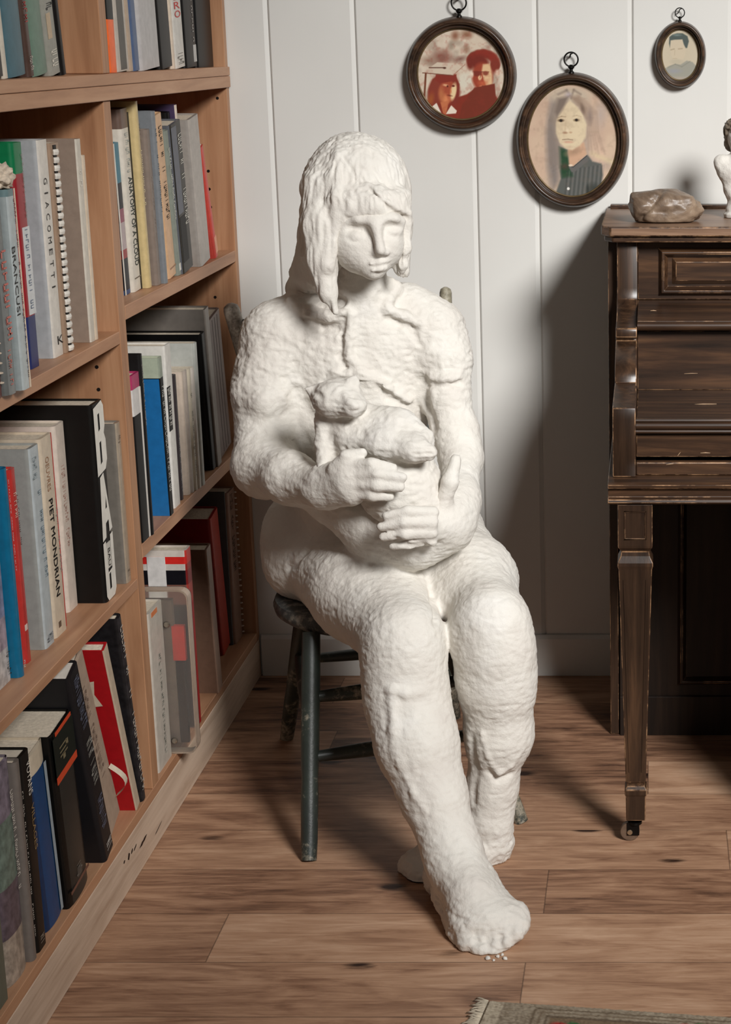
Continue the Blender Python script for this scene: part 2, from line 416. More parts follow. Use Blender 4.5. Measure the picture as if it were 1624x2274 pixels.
PAGE = plain((214, 202, 182), 0.8, 0.08, 0.3, 200)
def book_at(loc, lean, t, h, d, label, col, face=None, hard=True, bands=None, pages=PAGE, group=None, rough=0.4, name='book', rnd=0.35, cat='book', var=.05):
    r = empty(name, loc, label, cat, group); r.rotation_euler = (lean, 0, 0)
    c = min(.0024, t * .2) if hard else min(.0008, t * .15)
    face = face or col
    rr = min(t * rnd, .008)
    out = [(-d, 0.0), (-rr, 0.0)]
    for i in range(1, 6):
        a = math.pi / 2 * i / 6
        out.append((-rr + rr * math.sin(a), (t / 2) * (1 - math.cos(a)) if rnd > .6 else rr * (1 - math.cos(a))))
    out += [(0, rr if rnd <= .6 else t / 2)]
    mir = [(p[0], t - p[1]) for p in out[::-1]]
    out = out + (mir if rnd <= .6 else mir[1:])
    prof = out + [(-d, t - c), (-c * 1.2 - rr * .3, t - c), (-c * 1.2 - rr * .3, c), (-d, c)]
    segs = bands or [(1.0, col, face)]
    mats = []; m = MB(); top = 0.0
    for b in segs:
        f, sc = b[0], b[1]; fc = b[2] if len(b) > 2 else sc
        for cc in (sc, fc):
            mm = plain(cc, rough, var)
            if mm not in mats: mats.append(mm)
        n0 = len(m.bm.faces)
        m.prism(prof, 'z', h * (1 - f), h * (1 - top)); top = f
        m.bm.faces.ensure_lookup_table()
        bmesh.ops.recalc_face_normals(m.bm, faces=m.bm.faces[:])
        for fa in m.bm.faces[n0:]:
            fa.normal_update()
            cen = fa.calc_center_median()
            m.bm.faces.ensure_lookup_table()
            spine = (cen.x > -rr - .0005 and len(fa.verts) == 4 and cen.x > -c)
            fa.material_index = mats.index(plain(sc if spine else fc, rough, var))
    m.build('cover', mats, r, local=True, smooth=35)
    m = MB(); e = .0035 if hard else .0003
    m.box(-d + (.004 if hard else .0005), -c * 1.2 - rr * .3 - .0003, c + .0002, t - c - .0002, e, h - e)
    m.build('page_block', pages, r, local=True)
    return r

class Bk:
    """reads a book's place on its shelf from its spine's corners"""
    last = {}
    def __init__(s, zs, nb, xf, nt, label, col, X=None, d=.20, h=None, shrink=.0012, slot=None, **k):
        over = k.pop('over', .004)
        if zs != Z_TOP and not slot: X = None
        p = at(nb[0], nb[1], z=zs) if X is None else at(nb[0], nb[1], x=X)
        s.X = min(p.x, XB + over)
        s.y0 = y_on_column(nb[0], s.X, zs); y1 = y_on_column(xf, s.X, zs)
        q = at(nt[0], nt[1], x=s.X)
        s.lean = max(0.0, math.atan2(s.y0 - q.y, q.z - zs))
        if s.lean < .035: s.lean = 0.0
        s.h = h or math.hypot(q.y - s.y0, q.z - zs)
        prev = Bk.last.get((zs, s.y0 > 3.09))
        if slot: s.y0 = prev[0] + .0008; y1 = s.y0 + slot; shrink = 0.0; s.lean = prev[1]
        if prev:                                        # neighbours touch but never share space
            s.y0 = max(s.y0, prev[0] + .0006)
            ph = min(s.h * math.cos(s.lean), prev[2])
            s.lean = min(s.lean, math.atan(max(0.0, (s.y0 - prev[0] - .0005) / ph + math.tan(prev[1]))))
        y1 = min(y1, (Y1 - .026) if s.y0 > 3.09 else ((YD0 - .003) if zs < Z_TOP else YD0 + .009))
        s.t = max((y1 - s.y0) * math.cos(s.lean) - shrink, .004)
        d = min(d, s.X - XK - .012)
        s.r = book_at((s.X, s.y0, zs + .0003), s.lean, s.t, s.h, d, label, col, **k)
        Bk.last[(zs, s.y0 > 3.09)] = (s.y0 + s.t / math.cos(s.lean), s.lean, s.h * math.cos(s.lean) + s.t * math.sin(s.lean))
    def text(s, body, col, a, b, lo=.2, hi=.8, **k):
        lettering(s.r, body, col, s.h * (1 - a), s.h * (1 - b), s.t * lo, s.t * hi, **k); return s
    def marks(s, n, col, a, b, lo=.25, hi=.75, **k):
        glyphs(s.r, n, col, s.h * (1 - a), s.h * (1 - b), s.t * lo, s.t * hi, seed=n + int(a * 100), **k); return s
    def patch(s, name, col, a, b, lo=0.0, hi=1.0, x=.0004):
        m = MB(); m.box(-.0002, x, s.t * lo, s.t * hi, s.h * (1 - b), s.h * (1 - a))
        m.build(name, plain(col, .5, .04), s.r, local=True); return s

G = ['art books on the fixed shelf of the near bay', 'art books on the fixed shelf of the far bay', 'books on the upper shelf of the near bay', 'books on the upper shelf of the far bay',
     'books on the middle shelf of the near bay', 'books on the middle shelf of the far bay', 'books on the bottom shelf of the near bay', 'books on the bottom shelf of the far bay']
WHT, BLK = (226, 224, 216), (24, 23, 22)

# -- top shelf, near bay (cut off by the top of the picture)
g = G[0]; Z = Z_TOP; X = XB - .022
Bk(Z, (-22, 182), 12, (-40, 20), 'dark grey book at the left end of the top shelf', (66, 62, 57), X=X, h=.27, group=g)
Bk(Z, (12, 178), 21, (-2, 60), 'thin white-edged book leaning beside the teal book on the top shelf', (205, 196, 180), X=X, h=.25, group=g, hard=False)
Bk(Z, (22, 174), 67, (5, 20), 'thick teal hardcover on the top shelf of the near bay', (62, 100, 112), X=X, h=.29, group=g, rnd=.7)
b = Bk(Z, (68, 172), 80, (48, 20), 'dark brown spine with red lettering right of the teal book', (78, 58, 50), X=X - .004, h=.29, group=g); b.marks(16, (170, 52, 44), .35, .85); b.marks(5, (190, 180, 170), .9, .98)
Bk(Z, (81, 171), 115, (62, 20), 'grey-green clothbound book on the top shelf', (104, 128, 112), X=X - .002, h=.28, group=g, rnd=.7)
b = Bk(Z, (116, 169), 138, (94, 20), 'cream and grey patterned spine next to the narrow black book', (148, 146, 136), X=X - .002, h=.27, group=g); b.marks(7, (70, 70, 64), .5, .65); b.marks(5, (226, 220, 205), .84, .96); b.patch('title_panel', (190, 168, 140), .66, .8, .1, .5)
Bk(Z, (139, 167), 151, (118, 20), 'narrow black book, last before the gap on the top shelf', (30, 27, 26), X=X, h=.28, group=g)

# -- top shelf, far bay
g = G[1]
b = Bk(Z, (245, 162), 263, (234, 10), 'black spine with an orange foot beside the upright divider', BLK, X=X, h=.29, group=g, bands=[(.70, BLK), (1, (240, 104, 36))])
b = Bk(Z, (263, 161), 290, (250, 10), 'pale book with a grey vertical picture strip on its spine', (188, 178, 166), X=X - .003, h=.28, group=g); b.patch('picture_strip', (92, 88, 82), .48, .99, .25, .75); b.patch('picture_strip', (40, 38, 36), .44, .48, .2, .8)
Bk(Z, (290, 160), 299, (277, 10), 'thin beige book between the pale and the blue spines', (176, 156, 136), X=X - .004, h=.28, group=g, hard=False)
Bk(Z, (299, 159), 313, (284, 10), 'slate blue narrow spine on the top shelf', (78, 96, 128), X=X - .003, h=.30, group=g)
Bk(Z, (315, 157), 358, (300, 10), 'wide plain light grey volume on the top shelf', (182, 178, 176), X=X + .001, h=.30, group=g, rnd=.2)
Bk(Z, (360, 154), 386, (342, 10), 'broad black book right of the light grey volume', (34, 31, 30), X=X + .001, h=.29, group=g, rnd=.6)
Bk(Z, (386, 152), 392, (375, 10), 'thin cream pamphlet between black and white spines', (214, 196, 176), X=X, h=.28, group=g, hard=False)
b = Bk(Z, (393, 149), 414, (378, 10), 'white spine with red lettering near the far end of the top shelf', (206, 202, 194), X=X, h=.27, group=g); b.text('MIRO', (196, 44, 38), .42, .66, .2, .8, upright=True); b.marks(4, (120, 116, 108), .9, .98)
b = Bk(Z, (415, 149), 440, (405, 10), 'black book with a torn white label on the top shelf', (26, 24, 23), X=X, h=.30, group=g); b.patch('torn_label', (186, 184, 180), .86, .97, .7, .95); b.marks(10, (150, 146, 140), .45, .85, .7, .82)
Bk(Z, (441, 148), 492, (432, 10), 'very wide black folio at the far end of the top shelf', (18, 18, 19), X=X, h=.30, group=g, rnd=.2)

# -- upper shelf, near bay
g = G[2]; Z = Z_A
b = Bk(Z, (-12, 893), 9, (-38, 520), 'dark red spiral bound book at the left edge of the picture', (88, 34, 30), h=.25, group=g)
m = MB()
for k in range(16): m.torus((.001, b.t * .75, .02 + k * .0135), .0035, .0011, axis='z', seg=10, sec=5)
m.build('spiral_binding', plain((206, 190, 170), .4), b.r, local=True)
b = Bk(Z, (11, 886), 43, (-32, 480), 'grey book with coral red lettering beside the dark red spiral book', (128, 130, 128), group=g, face=(104, 106, 104), over=.012, h=.28, rnd=.7)
b.marks(9, (206, 116, 104), .30, .78, .35, .8); b.marks(8, (208, 110, 98), .78, .97, .2, .45)
b = Bk(Z, (44, 877), 70, (2, 425), 'pale grey spine titled in thin black capitals beside the coral lettered book', (182, 190, 190), group=g, bands=[(.035, (108, 132, 134)), (1, (182, 190, 190), (150, 158, 158))], over=.018)
b.text('BRANCUSI', (48, 50, 52), .28, .62, .06, .42); b.marks(46, (86, 84, 80), .05, .95, .70, .84); b.patch('page_edge', (226, 208, 184), .0, 1.0, .88, 1.0)
brancusi = b
b = Bk(Z, (69, 822), 91, (30, 318), 'green, red and navy banded book with a white title panel', (150, 36, 42), group=g, bands=[(.135, (12, 116, 70)), (.765, (152, 34, 42)), (1, (36, 46, 98))], X=XB - .030)
b.patch('title_panel', (212, 214, 214), .37, .76, .30, .98); b.marks(24, (150, 140, 134), .04, .34, .72, .86, x=.0009); b.marks(16, (120, 132, 150), .38, .74, .5, .75, x=.0009)
b = Bk(Z, (121, 797), 144, (85, 312), 'wide silver grey book with spaced thin capitals down its white spine', (216, 210, 200), group=g, face=(168, 170, 172), rnd=.3)
b.text('GIACOMETTI', (62, 58, 54), .16, .70, .30, .62, gap=.55); b.text('K', BLK, .90, .95, .42, .95, upright=True, bold=.0004)
b = Bk(Z, (145, 786), 167, (105, 320), 'brown comb bound book with a black and white comb', (156, 130, 108), group=g, hard=False, rnd=.1)
m = MB()
for k in range(26):
    zz = b.h * (.02 + k * .0375)
    m.tube([(.001 + .003 * math.sin(a), b.t * .42 + b.t * .22 * math.cos(a), zz) for a in [i * math.pi / 5 for i in range(6)]], .0022, 6, flat=2.2)
m.build('plastic_comb', plain((222, 216, 206), .35), b.r, local=True)
b.patch('comb_gap', (34, 30, 28), .01, .99, .28, .58, x=.0012)
b = Bk(Z, (203, 761), 213, (173, 309), 'tall grey-beige slipcased folio with ivory spine right of the comb bound book', (202, 194, 180), group=g, face=(146, 128, 114), rnd=.15); b.marks(4, (232, 226, 214), .15, .25, .2, .6)
Bk(Z, (213, 756), 221, (188, 345), 'thin cream booklet behind the grey-beige folio', (206, 188, 166), group=g, hard=False)

# -- upper shelf, far bay
g = G[3]; Z = Z_R1
b = Bk(Z, (279, 657), 293, (244, 240), 'slim book in bands of teal, navy and pink next to the divider', (210, 204, 198), group=g, h=.262, bands=[(.26, (46, 112, 130)), (.43, (34, 30, 44)), (.52, (142, 70, 88)), (.70, (178, 160, 160)), (.76, (150, 40, 44)), (.97, (22, 28, 40)), (1, (44, 72, 116))], face=(206, 186, 168), X=XB - .001)
b.patch('page_edge', (218, 212, 202), 0, 1, 0, .16)
b = Bk(Z, (293, 653), 316, (258, 245), 'white spine lettered in dark capitals left of the straw yellow book', (212, 204, 190), group=g, bands=[(.105, (104, 84, 74)), (1, (212, 204, 190))], X=XB - .001)
b.text('ANATOMY OF A CLOUD', (30, 56, 58), .37, .86, .38, .82, bold=.0003); b.marks(11, (176, 180, 172), .13, .35, .4, .75); b.patch('rule', (110, 96, 82), .925, .932, .2, .95)
Bk(Z, (316, 650), 320, (283, 250), 'thin dark olive book between the white and yellow spines', (72, 66, 54), group=g, X=XB - .03, slot=.008, hard=False)
b = Bk(Z, (319, 647), 340, (281, 229), 'tall straw yellow spine on the upper shelf of the far bay', (200, 178, 128), group=g, X=XB - .001)
b.marks(8, (92, 76, 48), .12, .23, .68, .9); b.marks(13, (222, 206, 160), .26, .56, .55, .85)
Bk(Z, (343, 640), 356, (305, 256), 'dark book standing behind the grey-brown spine', (40, 34, 32), group=g, X=XB - .03, slot=.013, d=.14)
b = Bk(Z, (341, 640), 361, (309, 293), 'grey-brown cloth spine right of the yellow book', (130, 116, 106), group=g, X=XB - .004); b.marks(10, (158, 146, 136), .3, .75, .45, .55)
b = Bk(Z, (362, 634), 375, (322, 254), 'blue-grey narrow spine in the middle of the upper shelf', (120, 124, 128), group=g, X=XB - .002); b.marks(20, (74, 86, 98), .1, .6, .35, .7)
b = Bk(Z, (377, 621), 394, (342, 259), 'peach spine with small black capitals', (206, 166, 128), group=g, X=XB - .001); b.marks(27, (58, 46, 36), .05, .66, .42, .74); b.patch('rule', (150, 112, 82), .94, .95, .2, .95)
b = Bk(Z, (394, 615), 405, (363, 293), 'thin sage grey spine with white letters', (128, 134, 124), group=g, X=XB - .002); b.marks(22, (214, 214, 202), .12, .62, .3, .8); b.patch('white_figure', (216, 212, 202), .92, .97, .3, .8)
b = Bk(Z, (406, 611), 432, (374, 281), 'dark grey book with a black cover panel and white spine lettering', (66, 62, 56), group=g, X=XB - .004, face=(88, 90, 96))
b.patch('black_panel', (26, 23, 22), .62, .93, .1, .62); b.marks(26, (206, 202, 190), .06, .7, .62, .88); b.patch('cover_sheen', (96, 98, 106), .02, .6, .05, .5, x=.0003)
Bk(Z, (410, 612), 426, (370, 257), 'black book with red page tops at the back of the upper shelf', (22, 20, 20), group=g, X=XB - .03, slot=.022, d=.13, pages=plain((170, 36, 30), .6))
b = Bk(Z, (427, 610), 436, (396, 232), 'tall thin ivory book with purple top at the back of the upper shelf', (214, 198, 182), group=g, X=XB - .02, slot=.014, d=.13, face=(70, 56, 84))
b = Bk(Z, (446, 594), 470, (404, 281), 'light grey plastic jacketed volume before the red pamphlet', (168, 160, 152), group=g, X=XB - .002, rnd=.2, face=(150, 143, 136))
b = Bk(Z, (480, 575), 487, (446, 330), 'thin red pamphlet leaning at the far end of the upper shelf', (190, 70, 60), group=g, X=XB - .012, hard=False, d=.17); b.patch('price_sticker', (216, 150, 120), .82, .97, .3, .95)
# small crumbly stone lying on the pale grey book's top
st = at(4, 378, y=brancusi.y0 - .02)

# -- middle shelf, near bay
g = G[4]; Z = Z_B
b = Bk(Z, (-22, 1556), 28, (-48, 1150), 'lavender patterned book at the left end of the middle shelf', (150, 146, 164), group=g, X=XB - .001, h=.26, var=.2, bands=[(.62, (140, 140, 166)), (.8, (168, 150, 158)), (1, (190, 184, 180))])
b.marks(10, (70, 64, 40), .83, .97, .84, .95); b.patch('barcode', BLK, .92, .97, .1, .28)
b = Bk(Z, (29, 1525), 59, (-2, 1050), 'bright blue spine with small white lettering', (18, 104, 140), group=g, X=XB - .001, rnd=.7, rough=.25); b.marks(30, (206, 220, 222), .06, .5, .72, .84); b.marks(2, (200, 210, 210), .93, .97, .7, .9)
b = Bk(Z, (60, 1476), 73, (18, 1048), 'glossy red spine between the blue and the silver books', (186, 52, 48), group=g, X=XB - .022, rough=.25); b.marks(7, (222, 196, 180), .12, .26, .2, .6); b.marks(12, (90, 34, 30), .14, .4, .7, .86); b.patch('white_mark', (220, 200, 190), .80, .83, .2, .6)
b = Bk(Z, (102, 1444), 124, (62, 1000), 'wide silver jacketed book left of the bold titled cream spine', (180, 188, 190), group=g, face=(150, 152, 148), rnd=.5, rough=.3); b.marks(7, (142, 154, 158), .05, .16, .2, .55); b.marks(22, (122, 138, 146), .22, .66, .52, .78); b.marks(3, (90, 98, 104), .94, .98, .3, .8)
b = Bk(Z, (125, 1420), 151, (84, 980), 'cream spine titled in bold black capitals on the middle shelf', (206, 190, 168), group=g, X=XB - .004, rnd=.2)
b.text('PIET MONDRIAN', (24, 20, 18), .31, .80, .30, .60, bold=.0007); b.text('OEUVRES', (160, 116, 84), .10, .27, .30, .56); b.marks(30, (140, 134, 132), .36, .7, .80, .92); b.patch('device', (96, 78, 64), .93, .96, .3, .5)
Bk(Z, (149, 1378), 152, (113, 945), 'maroon topped book behind the cream pair on the middle shelf', (96, 40, 38), group=g, X=XB - .055, slot=.006, d=.12, hard=False, shrink=.0003)
Bk(Z, (151, 1372), 154, (115, 960), 'thin red book edge between two cream books on the middle shelf', (176, 58, 52), group=g, X=XB - .04, slot=.0045, hard=False, shrink=.0003)
b = Bk(Z, (154, 1362), 176, (118, 950), 'cream book with faint red lettering left of the black book', (214, 200, 186), group=g, X=XB - .010, rnd=.3); b.marks(26, (186, 150, 136), .22, .66, .35, .6)
b = Bk(Z, (237, 1340), 260, (202, 902), 'big black book with huge white block letters on its spine', (28, 26, 25), group=g, rnd=.25, face=(30, 27, 25))
def big_letters(b):
    t, h = b.t, b.h; x = .0008
    def P(u, v): return (x, t * u, h * (1 - v))
    def ring(outer, holes):
        m = MB()
        bmv = [m.bm.verts.new(P(*p)) for p in outer]; es = [m.bm.edges.new((bmv[i], bmv[(i+1) % len(bmv)])) for i in range(len(bmv))]
        for ho in holes:
            hv = [m.bm.verts.new(P(*p)) for p in ho]; es += [m.bm.edges.new((hv[i], hv[(i+1) % len(hv)])) for i in range(len(hv))]
        bmesh.ops.triangle_fill(m.bm, use_beauty=True, use_dissolve=False, edges=es)
        m.build('title_letter', plain((226, 222, 212), .4, .03), b.r, local=True)
    ring([(.06, .02), (.8, .0), (.97, .03), (.98, .13), (.86, .165), (.98, .2), (.99, .3), (.8, .345), (.06, .36)], [[(.4, .06), (.56, .055), (.56, .135), (.4, .145)], [(.4, .2), (.56, .195), (.56, .30), (.4, .31)]])
    ring([(.22, .37), (.55, .355), (.99, .655), (.72, .665), (.70, .60), (.44, .61), (.40, .68), (.06, .69)], [[(.5, .54), (.6, .475), (.64, .535)]])
    ring([(.06, .70), (.30, .695), (.36, .86), (.72, .85), (.72, .68), (.98, .675), (.98, .965), (.80, .995), (.22, .998), (.06, .97)], [[(.40, .87), (.56, .865), (.56, .945), (.40, .95)]])
    lettering(b.r, 'BAU', (30, 28, 26), h * .26, h * .17, t * .42, t * .62, x=.0011)
    m = MB(); m.box(-.0001, .0005, t * .36, t * .72, h * .16, h * .29); m.build('title_panel', plain((200, 196, 186), .4), b.r, local=True)
big_letters(b)
b = Bk(Z, (283, 1297), 305, (254, 944), 'grey-brown book in a clear jacket beside the divider', (158, 144, 126), group=g, face=(116, 110, 102), rough=.2, rnd=.5); b.marks(5, (110, 96, 80), .08, .14, .3, .6); b.marks(4, (110, 96, 80), .92, .97, .2, .7)

# -- middle shelf, far bay
g = G[5]; Z = Z_R2
b = Bk(Z, (317, 1207), 335, (288, 838), 'black spine with magenta top and white label next to the divider', BLK, group=g, X=XB - .001, bands=[(.085, (166, 46, 92)), (.24, (206, 202, 198)), (1, (24, 22, 22))], rnd=.1); b.patch('page_edge', (220, 214, 206), .09, 1, .84, 1)
b = Bk(Z, (338, 1190), 344, (305, 792), 'narrow black patterned book behind the magenta topped one', (32, 30, 30), group=g, X=XB - .01, shrink=.0003); b.marks(24, (150, 146, 138), .04, .4, .3, .7)
b = Bk(Z, (380, 1146), 387, (352, 796), 'blue and pale green book with a small white emblem', (22, 22, 24), group=g, bands=[(.125, (142, 150, 134), (170, 178, 158)), (.13, BLK), (1, (20, 22, 24), (28, 102, 160))], over=.012, rnd=.1); b.marks(28, (190, 190, 182), .18, .85, .2, .7)
m = MB(); m.box(-.042, -.034, -.0006, .0002, b.h * .33, b.h * .345); m.build('emblem', plain((210, 216, 222), .4), b.r, local=True)
b = Bk(Z, (389, 1130), 402, (367, 768), 'white spine with a black speckled strip right of the blue book', (212, 208, 200), group=g, X=XB - .001, rnd=.1); b.patch('speckled_strip', (44, 42, 40), .25, .52, .0, .5); b.marks(14, (214, 210, 200), .26, .5, .06, .44, x=.0008)
b = Bk(Z, (404, 1112), 410, (384, 836), 'dark plum grey spine behind the white ones', (70, 62, 64), group=g, X=XB - .001); b.marks(14, (160, 154, 154), .5, .95, .3, .6)
Bk(Z, (405, 1110), 428, (378, 766), 'tall white paper bound book rising behind the pamphlets', (206, 198, 188), group=g, X=XB - .03, slot=.022, d=.13, hard=False)
for k in range(4):
    xa = 417 + k * 8
    b = Bk(Z, (xa, 1103 - k * 5), xa + 8, (396 + k * 8, 832 - k * 3), ['thin cream pamphlet, first of the pale group on the middle shelf', 'grey-white pamphlet in the middle of the pale group', 'cream pamphlet with tiny side lettering in the pale group', 'ivory pamphlet at the far end of the pale group'][k], [(196, 180, 164), (172, 160, 150), (200, 190, 170), (206, 198, 188)][k], group=g, X=XB - .001, hard=False, shrink=.0004)
    if k == 2: b.marks(24, (120, 116, 104), .2, .9, .3, .7)
b = Bk(Z, (451, 1080), 458, (430, 764), 'pale grey-green slim spine against the black book', (176, 178, 172), group=g, X=XB - .001, hard=False)
b = Bk(Z, (474, 1045), 482, (447, 744), 'tall matt black book with its front showing', (20, 19, 19), group=g, over=.01)
b = Bk(Z, (483, 1034), 491, (452, 690), 'large grey slipcase standing tallest on the middle shelf', (142, 134, 126), group=g, face=(112, 106, 100), X=XB - .004, slot=.034, over=.012, rnd=.1)
b = Bk(Z, (491, 1020), 517, (462, 716), 'thick grey-mauve volume at the far end of the middle shelf', (122, 106, 100), group=g, X=XB - .001, rnd=.1)
for f in (.3, .5, .7): b.patch('spine_groove', (98, 84, 80), 0.02, .98, f, f + .04)

# -- bottom shelf, near bay
g = G[6]; Z = Z_C
Bk(Z, (-16, 2268), 22, (-50, 1800), 'grey-green book at the bottom left corner of the bookcase', (92, 98, 86), group=g, X=XB - .001, h=.27)
b = Bk(Z, (27, 2196), 67, (-8, 1712), 'marbled purple and green book on the bottom shelf', (116, 106, 112), group=g, X=XB - .001, rnd=.7, var=.22, bands=[(.25, (120, 110, 122)), (.55, (102, 118, 108)), (.78, (92, 80, 88)), (1, (158, 144, 130))]); b.marks(24, (206, 200, 190), .15, .62, .78, .9)
b = Bk(Z, (69, 2145), 85, (20, 1712), 'plain grey spine with tiny white lettering on the bottom shelf', (112, 104, 98), group=g, X=XB - .002); b.marks(34, (206, 198, 186), .16, .9, .72, .88)
b = Bk(Z, (86, 2119), 106, (36, 1694), 'black spine with white capitals at its head and gold letters below', (26, 24, 22), group=g, X=XB - .001, pages=plain((206, 196, 180), .8)); b.text('VOYANS', (222, 216, 204), .05, .22, .5, .92); b.text('VILLAGES', (150, 122, 82), .27, .5, .6, .9); b.marks(3, (150, 140, 126), .93, .98, .3, .7)
b = Bk(Z, (110, 2073), 146, (62, 1690), 'deep blue book with a cream cap and pale stripe', (16, 62, 108), group=g, X=XB - .001, rnd=.65, bands=[(.115, (200, 186, 164)), (1, (16, 62, 108), (12, 44, 80))]); b.patch('stripe', (150, 160, 166), .12, .99, .78, .9)
b = Bk(Z, (150, 2036), 204, (96, 1612), 'thick dark book with two orange bands leaning on the bottom shelf', (58, 56, 52), group=g, X=XB - .003, face=(22, 21, 20), rnd=.7, rough=.35, h=.292)
b.patch('orange_band', (200, 72, 38), .0, .02, .15, .9, x=.0008); b.patch('orange_band', (200, 72, 38), .235, .275, .02, .98, x=.0008); b.patch('foot_band', (110, 74, 60), .91, .925, .05, .95, x=.0006); b.patch('dark_top', (30, 38, 32), .02, .235, .02, .98); b.marks(2, (120, 110, 84), .1, .2, .25, .6, x=.0009); b.marks(5, (120, 116, 110), .82, .9, .4, .6, x=.0009)
b = Bk(Z, (236, 1918), 257, (141, 1540), 'slim black leaning book with grey lettering down its spine', (36, 35, 38), group=g, X=XB - .001, pages=plain((206, 200, 190), .8)); b.marks(14, (96, 100, 116), .04, .3, .3, .7); b.marks(16, (160, 158, 150), .37, .60, .3, .75); b.marks(12, (104, 108, 126), .68, .86, .3, .7); b.marks(3, (206, 202, 196), .93, .98, .3, .8)
b = Bk(Z, (244, 1866), 275, (157, 1508), 'beige cloth bound leaning book with a loose ribbon slip', (170, 150, 132), group=g, X=XB - .012, rnd=.15); b.marks(22, (128, 108, 94), .15, .7, .4, .6)
m = MB(); n = 9
pts = [(.001 + .022 * math.sin(math.pi * i / (n - 1)), b.t * .80, b.h * (.30 - .024 * i)) for i in range(n)]
vs = []
for p in pts: vs += [p, (p[0] + .001, p[1] + .013, p[2] - .002)]
m.add(vs, [(2*i, 2*i+2, 2*i+3, 2*i+1) for i in range(n - 1)])
m.build('paper_slip', plain((206, 192, 172), .8), b.r, local=True, smooth=True)
b = Bk(Z, (304, 1800), 313, (230, 1446), 'scuffed red book with cream spine leaning against the divider', (190, 172, 150), group=g, face=(172, 18, 26), rnd=.1, X=XB - .001, rough=.5, shrink=.0004)
m = MB(); vs = [(-.070, -.0009, b.h * .80), (-.050, -.0010, b.h * .805), (-.026, -.0009, b.h * .82), (-.030, -.0012, b.h * .74), (-.020, -.0009, b.h * .67), (-.045, -.0010, b.h * .66), (-.070, -.0010, b.h * .665)]
m.add(vs, [(0, 1, 2, 3, 6), (3, 4, 5, 6)]); m.build('torn_paper', plain((214, 200, 176), .8), b.r, local=True)
b = Bk(Z, (318, 1782), 326, (262, 1376), 'black and white patterned book against the divider on the bottom shelf', (58, 54, 56), group=g, X=XB - .006, face=(40, 38, 40), var=.25, shrink=.0004); b.marks(30, (186, 178, 168), .02, .95, .2, .8)

# -- bottom shelf, far bay
g = G[7]
b = Bk(Z, (354, 1719), 384, (329, 1366), 'white book with a small orange mark at its head beside the divider', (190, 182, 170), group=g, X=XB - .001, rnd=.2); b.marks(26, (128, 128, 118), .3, .95, .5, .62); b.patch('orange_mark', (206, 120, 70), .01, .04, .2, .6)
CASE_Y = Bk.last[(Z_C, True)][0] + .0015
b = Bk(Z, (438, 1616), 449, (420, 1216), 'red spined book behind the clear plastic case', (176, 44, 40), group=g, X=XB - .002, over=.006, rnd=.15, face=(40, 34, 36), bands=[(.035, (196, 60, 52), (206, 196, 186)), (.075, (196, 44, 38), (206, 40, 34)), (.11, (150, 40, 36), (196, 188, 180)), (.19, (120, 30, 30), (26, 24, 30)), (.3, (160, 60, 50), (116, 78, 66)), (1, (150, 24, 26), (60, 48, 46))])
m = MB(); m.box(-.075, -.040, -.0012, -.0002, b.h * .72, b.h * .965); m.build('white_card', plain((212, 208, 204), .5), b.r, local=True, bevel=.0004)
b = Bk(Z, (486, 1540), 496, (458, 1222), 'large brown paper covered folio on the bottom shelf', (150, 122, 104), group=g, X=XB - .002, face=(116, 88, 72), rnd=.1, over=.004)
b = Bk(Z, (497, 1457), 514, (467, 1154), 'big orange red book in the shade of the bottom shelf', (170, 52, 36), group=g, X=XB - .002, face=(140, 24, 22), over=.003)
b = Bk(Z, (505, 1452), 513, (484, 1108), 'slate book rising behind the orange red one on the bottom shelf', (78, 84, 86), group=g, X=XB - .05, d=.12)
b = Bk(Z, (518, 1442), 540, (492, 1112), 'brown comb bound manual with stacked black capitals', (142, 112, 96), group=g, X=XB - .002, rnd=.1)
b.text('THE ART', (60, 34, 28), .02, .26, .25, .6, upright=True); b.marks(9, (58, 34, 28), .30, .55, .3, .62)
m = MB()
for k in range(25): m.torus((.001, b.t * .92, b.h * (.03 + .039 * k)), .003, .0014, axis='z', seg=8, sec=5)
m.build('plastic_comb', plain((190, 172, 158), .4), b.r, local=True)

# ------------------------------------------------------------------ clear plastic case, standing proud of the bottom shelf
t = NT('clear_plastic'); t.b.inputs['Base Color'].default_value = (.92, .90, .86, 1); t.b.inputs['Transmission Weight'].default_value = .95
t.b.inputs['Roughness'].default_value = .12; t.b.inputs['IOR'].default_value = 1.2
M_CLEAR = t.m
pL = at(382, 1694, z=Z_C); pR = at(440, 1676, z=Z_C)
cy = max(min(pL.y, pR.y), CASE_Y); cx0, cx1 = -1.02, pR.x - .002
ch = at(370, 1312, y=cy).z - Z_C
cyb = y_on_column(441, cx1 - .02, Z_C) + .004
case = empty('plastic_case', ((cx0 + cx1) / 2, cy + .014, Z_C), 'clear plastic case with two screws overhanging the bottom shelf', 'case')
rr = .016; pr = []
for cxx, czz, a0 in [(cx1 - rr, Z_C + .0005 + rr, -90), (cx1 - rr, Z_C + ch - rr, 0), (cx0 + rr, Z_C + ch - rr, 90), (cx0 + rr, Z_C + .0005 + rr, 180)]:
    for i in range(6):
        a = math.radians(a0 + 90 * i / 5); pr.append((cxx + rr * math.cos(a), czz + rr * math.sin(a)))
def inset(pr, e):
    mx = sum(p[0] for p in pr) / len(pr); mz = sum(p[1] for p in pr) / len(pr)
    sx = max(p[0] for p in pr) - mx; sz = max(p[1] for p in pr) - mz
    return [(mx + (p[0] - mx) * (sx - e) / sx, mz + (p[1] - mz) * (sz - e) / sz) for p in pr]
TH = .026
m = MB(); m.prism(pr, 'y', cy, cy + .0025); m.build('front_wall', M_CLEAR, case)
m = MB(); m.prism(pr, 'y', cy + TH, cy + TH + .0025); m.build('back_wall', M_CLEAR, case)
